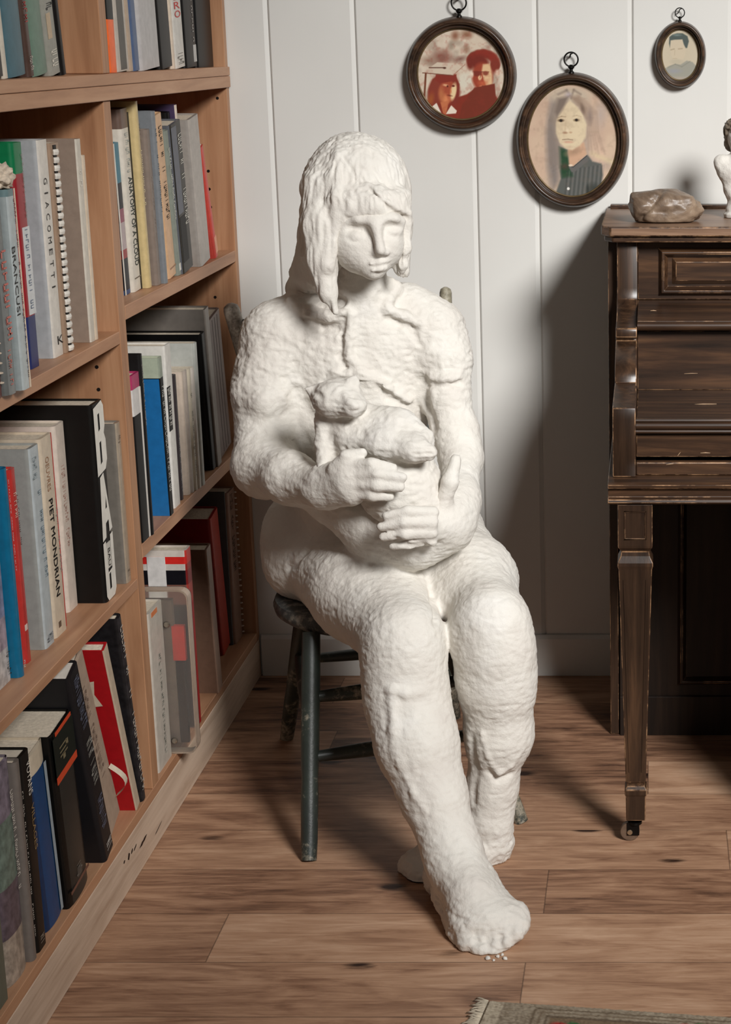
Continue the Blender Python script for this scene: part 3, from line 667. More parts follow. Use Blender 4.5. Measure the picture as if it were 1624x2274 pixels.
m = MB(); o_ = inset(pr, .0); i_ = inset(pr, .0025); n = len(pr)
vs = [(p[0], cy + .0026, p[1]) for p in o_] + [(p[0], cy + .0026, p[1]) for p in i_] + [(p[0], cy + TH - .0001, p[1]) for p in o_] + [(p[0], cy + TH - .0001, p[1]) for p in i_]
fs = []
for i in range(n):
    j = (i + 1) % n
    fs += [(i, j, n+j, n+i), (2*n+i, 3*n+i, 3*n+j, 2*n+j), (i, 2*n+i, 2*n+j, j), (n+i, n+j, 3*n+j, 3*n+i)]
m.add(vs, fs); m.build('rim', plain((176, 156, 138), .3, .05), case)
m = MB(); m.box(cx0 + .01, cx1 - .032, cy + .008, cy + .022, Z_C + .02, Z_C + ch - .02); m.build('paper_stack', plain((120, 104, 92), .7, .1), case)
m = MB(); m.box(cx1 - .035, cx1 - .012, cy + .0075, cy + .019, Z_C + ch * .57, Z_C + ch * .78); m.build('red_card', plain((196, 62, 52), .5), case)
m = MB(); m.box(cx1 - .031, cx1 - .016, cy + .0078, cy + .019, Z_C + .02, Z_C + ch * .56); m.build('dark_card', plain((70, 52, 44), .5), case)
for (sx_, sy_) in [(370, 1387), (388, 1645)]:
    p = at(sx_, sy_, y=cy - .001)
    m = MB(); m.lathe([(.0015, -.0035), (.005, -.003), (.0062, -.001), (.0062, .0)], (p.x, cy, p.z), seg=18, axis='y'); m.box(p.x - .0045, p.x + .0045, cy - .0040, cy - .0030, p.z - .0007, p.z + .0007)
    m.build('screw', plain((176, 168, 156), .25, .03, metal=.9), case, smooth=30)

# ------------------------------------------------------------------ crumbly stone on the books
from mathutils import noise as mnoise
def lump(name, loc, rad, mat, label, cat, seed=0, amp=.3, freq=2.0, parent=None, flat=True, sub=4):
    bm = bmesh.new(); bmesh.ops.create_icosphere(bm, subdivisions=sub, radius=1)
    for v in bm.verts:
        d = mnoise.fractal(v.co * freq + Vector((seed, 0, 0)), 1.0, 2.0, 5)
        c = abs(mnoise.noise(v.co * freq * 2.3 + Vector((0, seed, 0))))
        v.co = v.co * (1 + amp * d + amp * .5 * c)
        if flat and v.co.z < -.7: v.co.z = -.7
    for v in bm.verts: v.co = Vector((v.co.x * rad[0], v.co.y * rad[1], (v.co.z + .7) * rad[2]))
    me = bpy.data.meshes.new(name); bm.to_mesh(me); bm.free(); me.materials.append(mat)
    for p in me.polygons: p.use_smooth = True
    o = bpy.data.objects.new(name, me); COL.objects.link(o); o.location = loc
    if label: tag(o, label, cat)
    return o
bt = brancusi
lump('crumbly_stone', (bt.X - .018, bt.y0 - math.sin(bt.lean) * bt.h + bt.t * .45, Z_A + bt.h * math.cos(bt.lean) + .0015), (.020, .018, .020), plain((206, 190, 170), .85, .15, .5, 120), 'crumbly cream stone resting on top of the pale grey book', 'stone', 3, .45, 3.0)

# ------------------------------------------------------------------ framed pictures
M_FRAME = wood('dark_walnut_frame', (34, 23, 16), (58, 40, 28), (90, 64, 45), 'x', 0.33, 2.0, .03, spec=.35, wear=(112, 84, 60), coat=.08)
M_GILT = plain((104, 86, 58), .35, .12, metal=.35)
M_IRON = plain((44, 42, 40), .35, .08, metal=.8)
def vnoise(X, Y, s):
    """value noise on a plane"""
    r = np.random.RandomState(s); g = r.rand(64, 64)
    xi = np.floor(X).astype(int); yi = np.floor(Y).astype(int); fx = X - xi; fy = Y - yi
    fx = fx * fx * (3 - 2 * fx); fy = fy * fy * (3 - 2 * fy)
    q = lambda a, c: g[(xi + a) % 64, (yi + c) % 64]
    return (q(0,0)*(1-fx)+q(1,0)*fx)*(1-fy) + (q(0,1)*(1-fx)+q(1,1)*fx)*fy
class Paint:
    """a small drawing kept as colours at the points of a fine mesh; coordinates are those of a drawing board"""
    def __init__(s, X, Y, c): s.X, s.Y = X, Y; s.C = np.zeros(X.shape + (3,)); s.C[:] = c
    def put(s, m, c):
        m = np.clip(m, 0, 1)[..., None]; s.C = s.C * (1 - m) + np.array(c, float) * m; return s
    def ell(s, cx, cy, rx, ry, c, soft=.15, rot=0, a=1.0):
        r = math.radians(rot); dx = s.X - cx; dy = s.Y - cy
        u = (dx * math.cos(r) + dy * math.sin(r)) / rx; v = (-dx * math.sin(r) + dy * math.cos(r)) / ry
        d = np.sqrt(u * u + v * v); return s.put(a * (1 + soft - d) / (2 * soft), c)
    def poly(s, pts, c, soft=4.0, a=1.0):
        n = len(pts); d = np.full(s.X.shape, 1e9); ins = np.zeros(s.X.shape, bool)
        for i in range(n):
            (x0, y0), (x1, y1) = pts[i], pts[(i + 1) % n]
            ex, ey = x1 - x0, y1 - y0; wx, wy = s.X - x0, s.Y - y0
            t = np.clip((wx * ex + wy * ey) / (ex * ex + ey * ey + 1e-9), 0, 1)
            d = np.minimum(d, np.hypot(wx - ex * t, wy - ey * t))
            cnd = ((y0 <= s.Y) != (y1 <= s.Y)) & (s.X < (x1 - x0) * (s.Y - y0) / (y1 - y0 + 1e-9) + x0)
            ins ^= cnd
        sd = np.where(ins, -d, d); return s.put(a * (.5 - sd / (2 * soft)), c)
    def line(s, pts, w, c, soft=3.0, a=1.0):
        for (x0, y0), (x1, y1) in zip(pts[:-1], pts[1:]):
            ex, ey = x1 - x0, y1 - y0; wx, wy = s.X - x0, s.Y - y0
            t = np.clip((wx * ex + wy * ey) / (ex * ex + ey * ey + 1e-9), 0, 1)
            s.put(a * (.5 + (w / 2 - np.hypot(wx - ex * t, wy - ey * t)) / (2 * soft)), c)
        return s
    def mottle(s, sc, amt, c, seed, lo=.5):
        m = vnoise(s.X / sc, s.Y / sc, seed) * .6 + vnoise(s.X / sc * 2.3, s.Y / sc * 2.3, seed + 1) * .4
        return s.put(amt * np.clip((m - lo) * 4, 0, 1), c)

def paint_graduates(X, Y):
    p = Paint(X, Y, (204, 188, 168))
    p.mottle(190, .55, (150, 132, 116), 4, .45); p.mottle(120, .4, (216, 204, 186), 9, .5)
    p.ell(740, 235, 60, 70, (140, 96, 74), .5, 20, .8); p.ell(920, 215, 90, 60, (142, 104, 80), .5, 0, .8); p.ell(680, 370, 45, 60, (150, 134, 116), .5, 0, .7)
    p.ell(520, 560, 150, 110, (136, 92, 78), .5, 0, .85); p.ell(330, 610, 130, 70, (150, 122, 104), .5, 0, .7); p.ell(810, 580, 90, 40, (128, 92, 80), .5, -15, .7); p.ell(910, 430, 45, 60, (150, 112, 90), .5, 0, .6)
    p.ell(880, 910, 110, 120, (208, 200, 182), .2, 0, .9)
    R = (112, 40, 26); D = (96, 34, 22)
    p.poly([(290, 1290), (300, 1030), (370, 880), (430, 840), (740, 840), (790, 960), (770, 1150), (900, 1110), (1020, 1030), (1330, 960), (1350, 1130), (1420, 1230), (1500, 1260), (1200, 1560), (700, 1600), (420, 1460), (300, 1320)], (124, 44, 28), 10)
    p.ell(400, 1080, 110, 220, (128, 54, 40), .2, 10); p.ell(330, 1190, 50, 110, (150, 78, 40), .4, 15, .7)
    p.ell(700, 1080, 90, 180, (120, 46, 34), .25)
    p.ell(590, 1070, 125, 185, (158, 74, 50), .12, 8); p.ell(690, 1070, 45, 130, (222, 196, 150), .25, 12); p.ell(560, 1180, 70, 70, (206, 128, 84), .4, 0, .8); p.ell(500, 1110, 50, 110, (176, 104, 66), .4, 0, .7)
    p.ell(570, 975, 45, 18, (222, 170, 128), .4, 10, .8); p.ell(600, 990, 16, 16, D, .3); p.ell(690, 985, 24, 16, D, .3); p.ell(630, 1130, 45, 12, D, .4, 10, .6); p.ell(650, 1060, 12, 40, (196, 120, 80), .5)
    p.poly([(420, 815), (745, 810), (735, 905), (560, 935), (470, 940), (410, 900)], (128, 46, 34), 6)
    p.poly([(215, 785), (450, 630), (880, 660), (690, 825)], (202, 186, 166), 5); p.line([(215, 788), (690, 828)], 13, (110, 60, 44), 4); p.line([(690, 828), (880, 665)], 8, (150, 106, 84), 4)
    p.line([(320, 712), (570, 712)], 14, (76, 38, 26), 4); p.ell(560, 715, 26, 14, (76, 38, 26), .3); p.line([(265, 800), (232, 1150)], 30, (110, 62, 40), 5)
    p.poly([(330, 1310), (420, 1240), (520, 1460), (430, 1410)], (220, 208, 194), 5); p.poly([(650, 1275), (735, 1360), (720, 1400), (560, 1410)], (222, 208, 190), 5)
    p.poly([(480, 1230), (620, 1210), (560, 1420), (520, 1400)], (186, 108, 70), 8)
    for k in range(26):
        r = random.Random(k); a = r.uniform(-3.3, .5); p.ell(1165 + 195 * math.cos(a), 640 + 140 * math.sin(a), 62, 56, (118 + r.randint(-12, 14), 42, 28), .4)
    p.ell(1110, 640, 150, 120, (112, 38, 26), .3); p.ell(1345, 690, 62, 110, (122, 46, 32), .35); p.ell(960, 640, 50, 100, (112, 38, 26), .35)
    p.ell(1150, 850, 165, 215, (150, 62, 40), .14); p.poly([(1160, 660), (1270, 650), (1300, 820), (1300, 950), (1220, 1030), (1170, 900), (1140, 760)], (214, 178, 136), 14); p.ell(1110, 860, 26, 40, (236, 196, 152), .4); p.ell(1160, 1000, 60, 26, (232, 160, 112), .4); p.ell(1150, 940, 70, 40, (186, 92, 60), .5, 0, .7)
    p.line([(1000, 772), (1250, 775)], 14, (104, 42, 30), 6, .8); p.ell(1060, 800, 62, 42, (120, 46, 32), .2, 0, .8); p.ell(1200, 795, 48, 34, (134, 66, 46), .25, 0, .8); p.line([(1130, 780), (1110, 870)], 10, (110, 46, 32), 4); p.ell(985, 810, 28, 46, (226, 206, 184), .4, 0, .8)
    p.ell(1385, 790, 40, 50, (216, 190, 168), .4, 0, .8); p.line([(1140, 985), (1200, 985)], 10, D, 4)
    p.poly([(1020, 1010), (1340, 950), (1350, 1150), (1400, 1250), (1100, 1560), (760, 1520), (820, 1270)], (112, 44, 28), 8)
    p.mottle(60, .2, (140, 48, 36), 30, .55)
    return p.C
def paint_girl(X, Y):
    p = Paint(X, Y, (196, 168, 146)); p.mottle(260, .5, (204, 182, 156), 14, .42); p.mottle(300, .4, (182, 154, 134), 19, .5)
    p.ell(840, 1650, 700, 240, (204, 178, 152), .5, 0, .5)
    p.poly([(500, 330), (650, 220), (900, 230), (1050, 400), (1120, 800), (1150, 1060), (1380, 1230), (1300, 1330), (1100, 1240), (560, 1480), (420, 1700), (420, 900), (430, 560)], (176, 156, 140), 50)
    p.poly([(500, 330), (640, 300), (600, 560), (570, 900), (610, 1100), (600, 1500), (500, 1640), (430, 1300), (420, 800)], (128, 118, 112), 45, .85)
    p.ell(760, 300, 290, 110, (186, 170, 150), .35); p.line([(600, 280), (720, 225), (790, 330)], 26, (120, 106, 96), 16, .7); p.line([(780, 330), (820, 220), (920, 280)], 24, (124, 108, 96), 14, .7); p.ell(740, 290, 50, 40, (176, 164, 166), .5, 0, .7)
    p.ell(1160, 760, 120, 360, (190, 162, 142), .4, 5, .8); p.ell(1200, 560, 90, 180, (176, 160, 150), .5, 10, .6); p.ell(1170, 1100, 110, 160, (206, 176, 154), .4, -20, .8); p.line([(1080, 1100), (1400, 1230)], 60, (206, 188, 152), 30, .8)
    p.poly([(600, 1000), (720, 1050), (760, 1260), (820, 1300), (1010, 1120), (1080, 1210), (1210, 1240), (1230, 1400), (1180, 1640), (1000, 1740), (720, 1760), (540, 1660), (620, 1450)], (86, 88, 84), 14)
    p.poly([(600, 1010), (720, 1060), (760, 1280), (800, 1420), (640, 1440), (610, 1300)], (34, 66, 42), 25); p.ell(680, 1280, 60, 40, (74, 58, 46), .6, 0, .7)
    for k in range(9):
        x = 660 + k * 62; p.line([(x + 60, 1330 - k * 8), (x + 10, 1760)], 14, (56, 58, 56), 10, .6); p.line([(x + 90, 1340 - k * 10), (x + 40, 1760)], 12, (128, 120, 120), 10, .45)
    p.ell(1090, 1600, 90, 80, (52, 56, 52), .5, 0, .8); p.ell(1010, 1620, 20, 80, (40, 44, 42), .4, 0, .7)
    p.poly([(730, 1020), (960, 940), (1000, 1110), (790, 1290), (740, 1260)], (196, 158, 130), 16); p.ell(800, 1080, 110, 50, (166, 134, 108), .5, -15, .7)
    p.poly([(735, 1240), (800, 1280), (1000, 1120), (1030, 1190), (830, 1350), (780, 1360), (740, 1300)], (96, 94, 92), 6); p.line([(740, 1270), (800, 1290), (1000, 1130)], 8, (40, 40, 40), 4); p.ell(765, 1265, 30, 16, (222, 200, 176), .3)
    for k_ in range(16):
        x = 455 + 17 * k_ * .6; p.line([(x + 120 - k_ * 3, 330 + 6 * k_), (x + 10, 640), (x, 900), (x + 20, 1250 + 23 * (k_ % 5))], 16, [(104, 94, 88), (156, 140, 128)][k_ % 2], 16, .4)
    for k_ in range(12):
        x = 960 + 15 * k_; p.line([(870 + 10 * k_, 290 + 6 * k_), (x + 40, 520), (x + 60, 800), (x + 70 + 8 * k_, 1040 + 31 * (k_ % 4))], 18, [(140, 118, 102), (196, 172, 150)][k_ % 2], 18, .38)
    p.poly([(690, 420), (770, 370), (870, 450), (950, 560), (1000, 700), (985, 880), (900, 990), (790, 1050), (700, 1030), (610, 950), (560, 820), (560, 680), (600, 540)], (212, 194, 162), 14)
    p.ell(650, 600, 120, 260, (196, 174, 146), .5, 0, .4)
    p.poly([(600, 330), (760, 300), (700, 420), (640, 520), (575, 600), (540, 520)], (118, 104, 94), 22, .85); p.poly([(770, 300), (900, 300), (1000, 470), (1010, 620), (960, 560), (900, 450), (800, 370)], (150, 128, 110), 22, .8); p.ell(945, 480, 26, 70, (118, 98, 84), .5, -15, .8); p.ell(1050, 580, 40, 110, (140, 122, 112), .5, 0, .7)
    p.line([(588, 604), (640, 584), (700, 590)], 10, (130, 108, 84), 8, .7); p.line([(806, 582), (860, 570), (922, 588)], 9, (160, 138, 112), 8, .6)
    p.ell(632, 640, 46, 20, (110, 90, 68), .35); p.ell(632, 642, 21, 19, (36, 28, 22), .3); p.ell(855, 636, 44, 19, (132, 112, 84), .35); p.ell(855, 634, 21, 19, (36, 28, 22), .3)
    p.ell(690, 810, 34, 16, (164, 132, 106), .5); p.ell(770, 806, 22, 12, (186, 156, 126), .5); p.line([(700, 660), (690, 790)], 12, (190, 166, 136), 10, .6); p.ell(725, 770, 20, 30, (222, 204, 174), .5, 0, .7)
    p.line([(650, 905), (735, 900), (800, 910)], 9, (132, 106, 86), 5); p.ell(735, 940, 70, 16, (206, 166, 140), .4); p.ell(750, 1010, 60, 20, (192, 168, 140), .5, 0, .5)
    p.ell(728, 1592, 20, 20, (236, 234, 228), .2); p.mottle(70, .12, (120, 100, 84), 50, .5)
    return p.C
def paint_boy(X, Y):
    p = Paint(X, Y, (196, 184, 162)); p.ell(760, 1150, 520, 700, (188, 176, 152), .6, 0, .6)
    p.poly([(480, 700), (560, 640), (700, 600), (860, 600), (1000, 680), (1040, 820), (990, 1000), (940, 1010), (880, 900), (850, 770), (620, 780), (520, 800), (500, 1000), (470, 880)], (74, 84, 80), 16)
    p.ell(700, 650, 120, 30, (120, 136, 132), .5, 0, .6)
    p.poly([(520, 800), (650, 785), (850, 780), (900, 920), (950, 1010), (940, 1200), (860, 1330), (720, 1390), (600, 1330), (520, 1180), (500, 1000)], (196, 182, 158), 16)
    p.ell(690, 1380, 170, 70, (182, 172, 150), .4)
    p.line([(520, 1055), (620, 1030)], 26, (150, 136, 110), 14, .8); p.line([(740, 1030), (850, 1020)], 26, (154, 138, 112), 14, .8); p.line([(640, 1060), (630, 1200)], 14, (168, 152, 128), 10, .7); p.line([(580, 1290), (700, 1290)], 12, (164, 148, 124), 8, .7)
    p.poly([(330, 1580), (480, 1500), (650, 1440), (800, 1460), (980, 1350), (1150, 1390), (1250, 1500), (1150, 1780), (780, 1900), (500, 1800)], (150, 148, 136), 18); p.ell(620, 1640, 200, 60, (146, 146, 150), .5, 0, .7); p.line([(440, 1540), (650, 1450), (840, 1520), (1080, 1370)], 24, (124, 124, 110), 14, .6)
    p.ell(780, 1850, 300, 60, (168, 156, 142), .5, 0, .7)
    return p.C
def framed(name, label, c, rx, rz, irx, irz, paint, board, ring_r, ry=1.0, n=170, depth=.042):
    """turned oval frame: board = (zoom scale, x origin, y origin) of its drawing"""
    fr = empty(name, (c.x, WY, c.z), label, 'picture frame')
    S = 96; w0 = rx; prof = [(1.0, 0.002), (1.01, .008), (.985, .02), (.955, .027), (.925, .0285), (.90, .026), (.885, .0215), (.875, .018), (.862, .017), (.85, .0185), (.838, .017), (.832, .013), (.826, .0105)]
    k0 = irx / rx; lo = prof[-1][0]
    m = MB(); vs = []; fs = []; P = len(prof)
    for i in range(S):
        a = 2 * math.pi * i / S; ca, sa = math.cos(a), math.sin(a)
        for f, d in prof:
            g_ = (f - lo) / (1 - lo)
            X = irx + (rx - irx) * g_; Zr = irz + (rz - irz) * g_
            vs.append((c.x + X * ca, WY - d * depth / .03, c.z + Zr * sa))
        for j in range(P - 1):
            fs.append((i*P+j, i*P+j+1, ((i+1)%S)*P+j+1, ((i+1)%S)*P+j))
    m.add(vs, fs); m.build('rim', M_FRAME, fr, smooth=True)
    # inner gilt slip
    m = MB(); m.torus((c.x, WY - .0125 * depth / .03, c.z), 1.0, 0.0, seg=4) if False else None
    vs = []; fs = []
    for i in range(S):
        a = 2 * math.pi * i / S
        for j in range(8):
            q = 2 * math.pi * j / 8; r = .0018
            vs.append((c.x + (irx - .0008 + r * math.cos(q)) * math.cos(a), WY - .0105 * depth / .03 + r * math.sin(q) , c.z + (irz - .0008 + r * math.cos(q)) * math.sin(a)))
            fs.append((i*8+j, ((i+1)%S)*8+j, ((i+1)%S)*8+(j+1)%8, i*8+(j+1)%8))
    m.add(vs, fs); m.build('gilt_slip', M_GILT, fr, smooth=True)
    # picture: fine mesh carrying the colours
    nz = int(n * irz / irx); gx, gz = np.meshgrid(np.linspace(-irx, irx, n), np.linspace(-irz, irz, nz))
    sc, ox, oy = board
    pxm = (F / (WY * math.cos(TILT) - (c.z - CAM_H) * math.sin(TILT)))     # drawing-board units per metre
    cpx = CX + c.x * pxm; q = Vector((c.x, WY, c.z - CAM_H))
    cpy = CY - F * (q.y * math.sin(TILT) + q.z * math.cos(TILT)) / (q.y * math.cos(TILT) - q.z * math.sin(TILT))
    BX = (cpx + gx * pxm - ox) * sc; BY = (cpy - gz * pxm * .985 - oy) * sc
    C = np.clip(paint(BX, BY), 0, 255) / 255.0
    Cl = np.where(C <= .04045, C / 12.92, ((C + .055) / 1.055) ** 2.4)
    keep = (gx / irx) ** 2 + (gz / irz) ** 2 <= 1.03
    idx = -np.ones(gx.shape, int); idx[keep] = np.arange(keep.sum())
    V = np.stack([gx[keep], np.full(keep.sum(), -.0090 * depth / .03), gz[keep]], 1)
    a_, b_, c_, d_ = idx[:-1, :-1], idx[:-1, 1:], idx[1:, 1:], idx[1:, :-1]
    ok = (a_ >= 0) & (b_ >= 0) & (c_ >= 0) & (d_ >= 0)
    Fq = np.stack([a_[ok], b_[ok], c_[ok], d_[ok]], 1)
    me = bpy.data.meshes.new('picture'); me.from_pydata(V.tolist(), [], Fq.tolist())
    at_ = me.color_attributes.new('drawing', 'FLOAT_COLOR', 'POINT')
    at_.data.foreach_set('color', np.concatenate([Cl[keep], np.ones((keep.sum(), 1))], 1).ravel().astype(np.float32))
    t = NT('print_' + name); ca = t.n('ShaderNodeVertexColor', layer_name='drawing'); t.l(ca, 'Color', t.b, 'Base Color'); t.b.inputs['Roughness'].default_value = .5; t.b.inputs['Specular IOR Level'].default_value = .25
    me.materials.append(t.m); o = bpy.data.objects.new('picture', me); COL.objects.link(o); o.parent = fr
    # hanger: collar, ball and ring on a hook
    zt = c.z + rz; y = WY - .014 * depth / .03
    m = MB(); m.lathe([(.0068 * ry, -.004), (.006 * ry, .002), (.0036 * ry, .004), (.0034 * ry, .007), (.0066 * ry, .010 * ry), (.0066 * ry, .0125 * ry), (.003 * ry, .0165 * ry)], (c.x - .001, y, zt), seg=16); m.build('hanger_collar', M_IRON, fr, smooth=35)
    m = MB(); m.torus((c.x - .001, y, zt + .0125 * ry + ring_r), ring_r, .0017 * ry, seg=36, sec=8); m.build('hanger_ring', M_IRON, fr, smooth=True)
    zz = zt + .0125 * ry + 2 * ring_r - .004
    m = MB(); m.tube([(c.x - .004, WY + .004, zz - .006), (c.x - .004, WY - .012, zz - .0045), (c.x - .003, y - .004, zz - .0045), (c.x - .002, y - .006, zz), (c.x + .003, y - .005, zz + .003)], .0017 * ry, 8); m.build('wall_hook', M_IRON, fr, smooth=True)
    return fr
framed('picture_frame', 'round dark wooden frame with a red toned photo of two graduates, one in mortarboard cap', at(1025, 165, y=WY - .012), .1150, .1165, .0925, .0935, paint_graduates, (7.06, 910, 50), .0155)
framed('picture_frame', 'large oval dark frame with a tinted portrait of a long haired girl in striped shirt', at(1272, 312, y=WY - .012), .1185, .1395, .0955, .1175, paint_girl, (6.496, 1150, 170), .0145)
framed('picture_frame', 'small oval dark frame with a faded portrait of a dark haired boy', at(1511, 122, y=WY - .012), .0535, .0675, .0395, .0525, paint_boy, (12.99, 1450, 30), .0098, .62, 110, .032)

# ------------------------------------------------------------------ writing desk
D_X = wood('dark_oak_rail', (30, 19, 12), (54, 36, 24), (86, 60, 40), 'x', 0.36, 1.4, .12, spec=.45)
D_Z = wood('dark_oak_upright', (30, 19, 12), (52, 36, 25), (82, 58, 40), 'z', 0.34, 1.4, .12, spec=.45)
D_TOP = wood('dark_oak_top', (84, 61, 46), (122, 94, 74), (150, 120, 97), 'x', 0.4, 1.2, .1, spec=.4)
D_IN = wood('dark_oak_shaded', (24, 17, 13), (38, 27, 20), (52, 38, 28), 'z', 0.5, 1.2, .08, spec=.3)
def worn(name, a, c, sc):
    t = NT(name); co = t.n('ShaderNodeTexCoord'); n = t.n('ShaderNodeTexNoise', inp={'Scale': sc, 'Detail': 6.0, 'Roughness': .7}); t.l(co, 'Object', n, 'Vector')
    r = t.ramp([(.47, rgb(a)), (.64, rgb(c))]); t.l(n, 'Fac', r, 'Fac'); t.l(r, 'Color', t.b, 'Base Color'); t.b.inputs['Roughness'].default_value = .38; return t.m
D_EDGE = worn('worn_oak_edge', (58, 39, 26), (156, 120, 88), 20)
for m_ in (D_X, D_Z, D_TOP): EDGE_OF[m_.name] = D_EDGE
def zr(row, y): return at(1400, row, y=y).z
DXL, DXR = -0.066, 0.95            # outer faces of the scroll sides
ZT0, ZT1 = zr(526, 3.54), zr(504, 3.54)
dk = empty('writing_desk', (0.44, 3.5, 0), 'dark oak roll top writing desk with scrolled side and tapered leg on caster', 'desk')
# top slab with canted front corners
def slab(x0, x1, yf, yb, c): return [(x0, yf + c), (x0 + c * .62, yf), (x1 - c * .62, yf), (x1, yf + c), (x1, yb), (x0, yb)]
m = MB(); m.prism(slab(DXL - .030, DXR + .03, 3.54, 3.955, .028), 'z', ZT0, ZT1); m.build('top', D_TOP, dk, bevel=.003, bseg=3)
m = MB(); m.prism(slab(DXL - .024, DXR + .024, 3.548, 3.95, .026), 'z', ZT0 - .012, ZT0 - .0005); m.build('top_moulding', D_X, dk, bevel=.003)
m = MB(); m.box(DXL - .02, DXR + .02, 3.935, 3.965, ZT1 + .0003, ZT1 + .008); m.build('back_rail', D_X, dk, bevel=.002)
# scrolled sides
YC = 3.575
cur = [(YC, ZT0 - .013), (YC, zr(640, YC)), (YC - .003, zr(655, YC - .003))]
for i in range(1, 9):                       # hollow sweeping forward
    a = i / 8 * math.pi / 2; cur.append((YC - .003 - .155 * (1 - math.cos(a)), zr(655, YC - .003) - .040 * math.sin(a)))
ye, ze = cur[-1]
cur += [(ye - .006, ze - .001), (ye - .008, ze - .006), (ye - .008, ze - .018), (ye + .006, ze - .022)]
y2, z2 = ye + .004, ze - .026
for i in range(0, 10):                      # swelling shoulder
    a = i / 9 * math.pi / 2; cur.append((y2 - .200 * math.sin(a) * .55, z2 - .030 * (1 - math.cos(a)) - .03 * i / 9))
y3, z3 = cur[-1]
for i in range(1, 12):                      # lower swell to the writing board
    f = i / 11; cur.append((y3 - .225 * math.sin(f * math.pi / 2) ** .9, z3 - (z3 - zr(905, 3.09)) * f ** 2.0))
yl, zl = cur[-1]
cur += [(yl - .002, zl - .02), (yl, .672)]
prof = cur + [(3.95, .672), (3.95, ZT0 - .013)]
for xa in (DXL, DXR - .042):
    m = MB(); m.prism(prof, 'x', xa, xa + .040); m.build('scroll_side', D_Z, dk, bevel=.002, bseg=2, smooth=38)
    q = xa - .018 if xa < 0 else xa + .0405
    m = MB(); m.box(q, q + .0175, 3.60, 3.945, .0008, ZT0 - .013); m.build('side_panel', D_Z, dk, bevel=.0015)
IX0, IX1 = DXL + .0405, DXR - .0425
def rail(name, pts, mat=D_X, bev=.0015, x0=None, x1=None):
    m = MB(); m.prism(pts, 'x', x0 or IX0, x1 or IX1); return m.build(name, mat, dk, bevel=bev)
# upper drawer front with framed raised panel
yd = 3.588
rail('drawer_board', [(yd, zr(665, yd)), (yd, ZT0 - .013), (yd + .02, ZT0 - .013), (yd + .02, zr(665, yd))])
fx0 = at(1463, 600, y=yd).x; fx1 = DXR - .11
za, zb = zr(656, yd), zr(551, yd)
fr_ = empty('drawer_panel', ((fx0 + fx1) / 2, yd, za)); fr_.parent = dk; fr_.location = Vector(((fx0 + fx1) / 2, yd, za)) - dk.location; fr_['_w'] = ((fx0 + fx1) / 2, yd, za)
def frame_rect(x0, x1, z0, z1, w, y, d, name, par, slope=.5):
    m = MB(); o4 = [(x0, z0), (x1, z0), (x1, z1), (x0, z1)]; i4 = [(x0 + w, z0 + w), (x1 - w, z0 + w), (x1 - w, z1 - w), (x0 + w, z1 - w)]
    vs = [(p[0], y + .0002, p[1]) for p in o4] + [(p[0] + (.35 * (q[0] - p[0])), y - d, p[1] + .35 * (q[1] - p[1])) for p, q in zip(o4, i4)] + [(p[0] + (.6 * (q[0] - p[0])), y - d, p[1] + .6 * (q[1] - p[1])) for p, q in zip(o4, i4)] + [(p[0], y + .0002, p[1]) for p in i4]
    fs = []
    for r in range(3):
        for k in range(4): fs.append((r*4+k, r*4+(k+1)%4, r*4+4+(k+1)%4, r*4+4+k))
    for k in range(4): fs.append((k, (k+1)%4, 12+(k+1)%4, 12+k))
    m.add(vs, fs); return m.build(name, D_X, par, bevel=.0012)
frame_rect(fx0, fx1, za, zb, .018, yd, .013, 'moulding', fr_)
m = MB(); ix0, ix1, iz0, iz1 = fx0 + .034, fx1 - .034, za + .030, zb - .026
vs = [(ix0 - .008, yd, iz0 - .008), (ix1 + .008, yd, iz0 - .008), (ix1 + .008, yd, iz1 + .008), (ix0 - .008, yd, iz1 + .008), (ix0, yd - .009, iz0), (ix1, yd - .009, iz0), (ix1, yd - .009, iz1), (ix0, yd - .009, iz1)]
m.add(vs, [(4, 5, 6, 7), (0, 1, 5, 4), (1, 2, 6, 5), (2, 3, 7, 6), (3, 0, 4, 7), (3, 2, 1, 0)]); m.build('raised_field', D_X, fr_, bevel=.001)
# stepped roll front
ya = 3.43
rail('sloping_rail', [(yd, zr(666, yd)), (ya, zr(713, ya)), (ya, zr(713, ya) - .012), (yd + .02, zr(666, yd) - .016), (yd + .02, zr(666, yd))])
m = MB(); m.tube([(IX0, ya - .002, zr(724, ya)), (IX1, ya - .002, zr(724, ya))], .0085, 14); m.build('bead', D_X, dk, smooth=40)
yv = 3.445
rail('roll_panel', [(yv, zr(866, yv)), (yv, zr(735, yv)), (yv + .02, zr(735, yv)), (yv + .02, zr(866, yv))])
yb_ = 3.118
rail('lower_board', [(yv, zr(866, yv)), (yb_, zr(930, yb_)), (yb_, zr(930, yb_) - .012), (yv + .02, zr(866, yv) - .02), (yv + .02, zr(866, yv))], bev=.002)
m = MB(); m.tube([(IX0, yb_ - .003, zr(945, yb_)), (IX1, yb_ - .003, zr(945, yb_))], .0075, 14); m.tube([(IX0, yb_ - .0045, zr(933, yb_)), (IX1, yb_ - .0045, zr(933, yb_))], .0035, 8); m.tube([(IX0, yb_ - .0045, zr(957, yb_)), (IX1, yb_ - .0045, zr(957, yb_))], .0035, 8); m.build('bead', D_X, dk, smooth=40)
rail('front_board', [(yb_ + .004, zr(1016, yb_)), (yb_ + .004, zr(955, yb_)), (yb_ + .02, zr(955, yb_)), (yb_ + .02, zr(1016, yb_))])
rail('drawer_front', [(3.100, .672), (3.100, zr(1027, 3.1)), (3.118, zr(1027, 3.1)), (3.118, .672)], bev=.002)
m = MB(); m.box(IX0, IX1, 3.14, 3.9, .672, .70); m.build('carcass_floor', D_IN, dk)
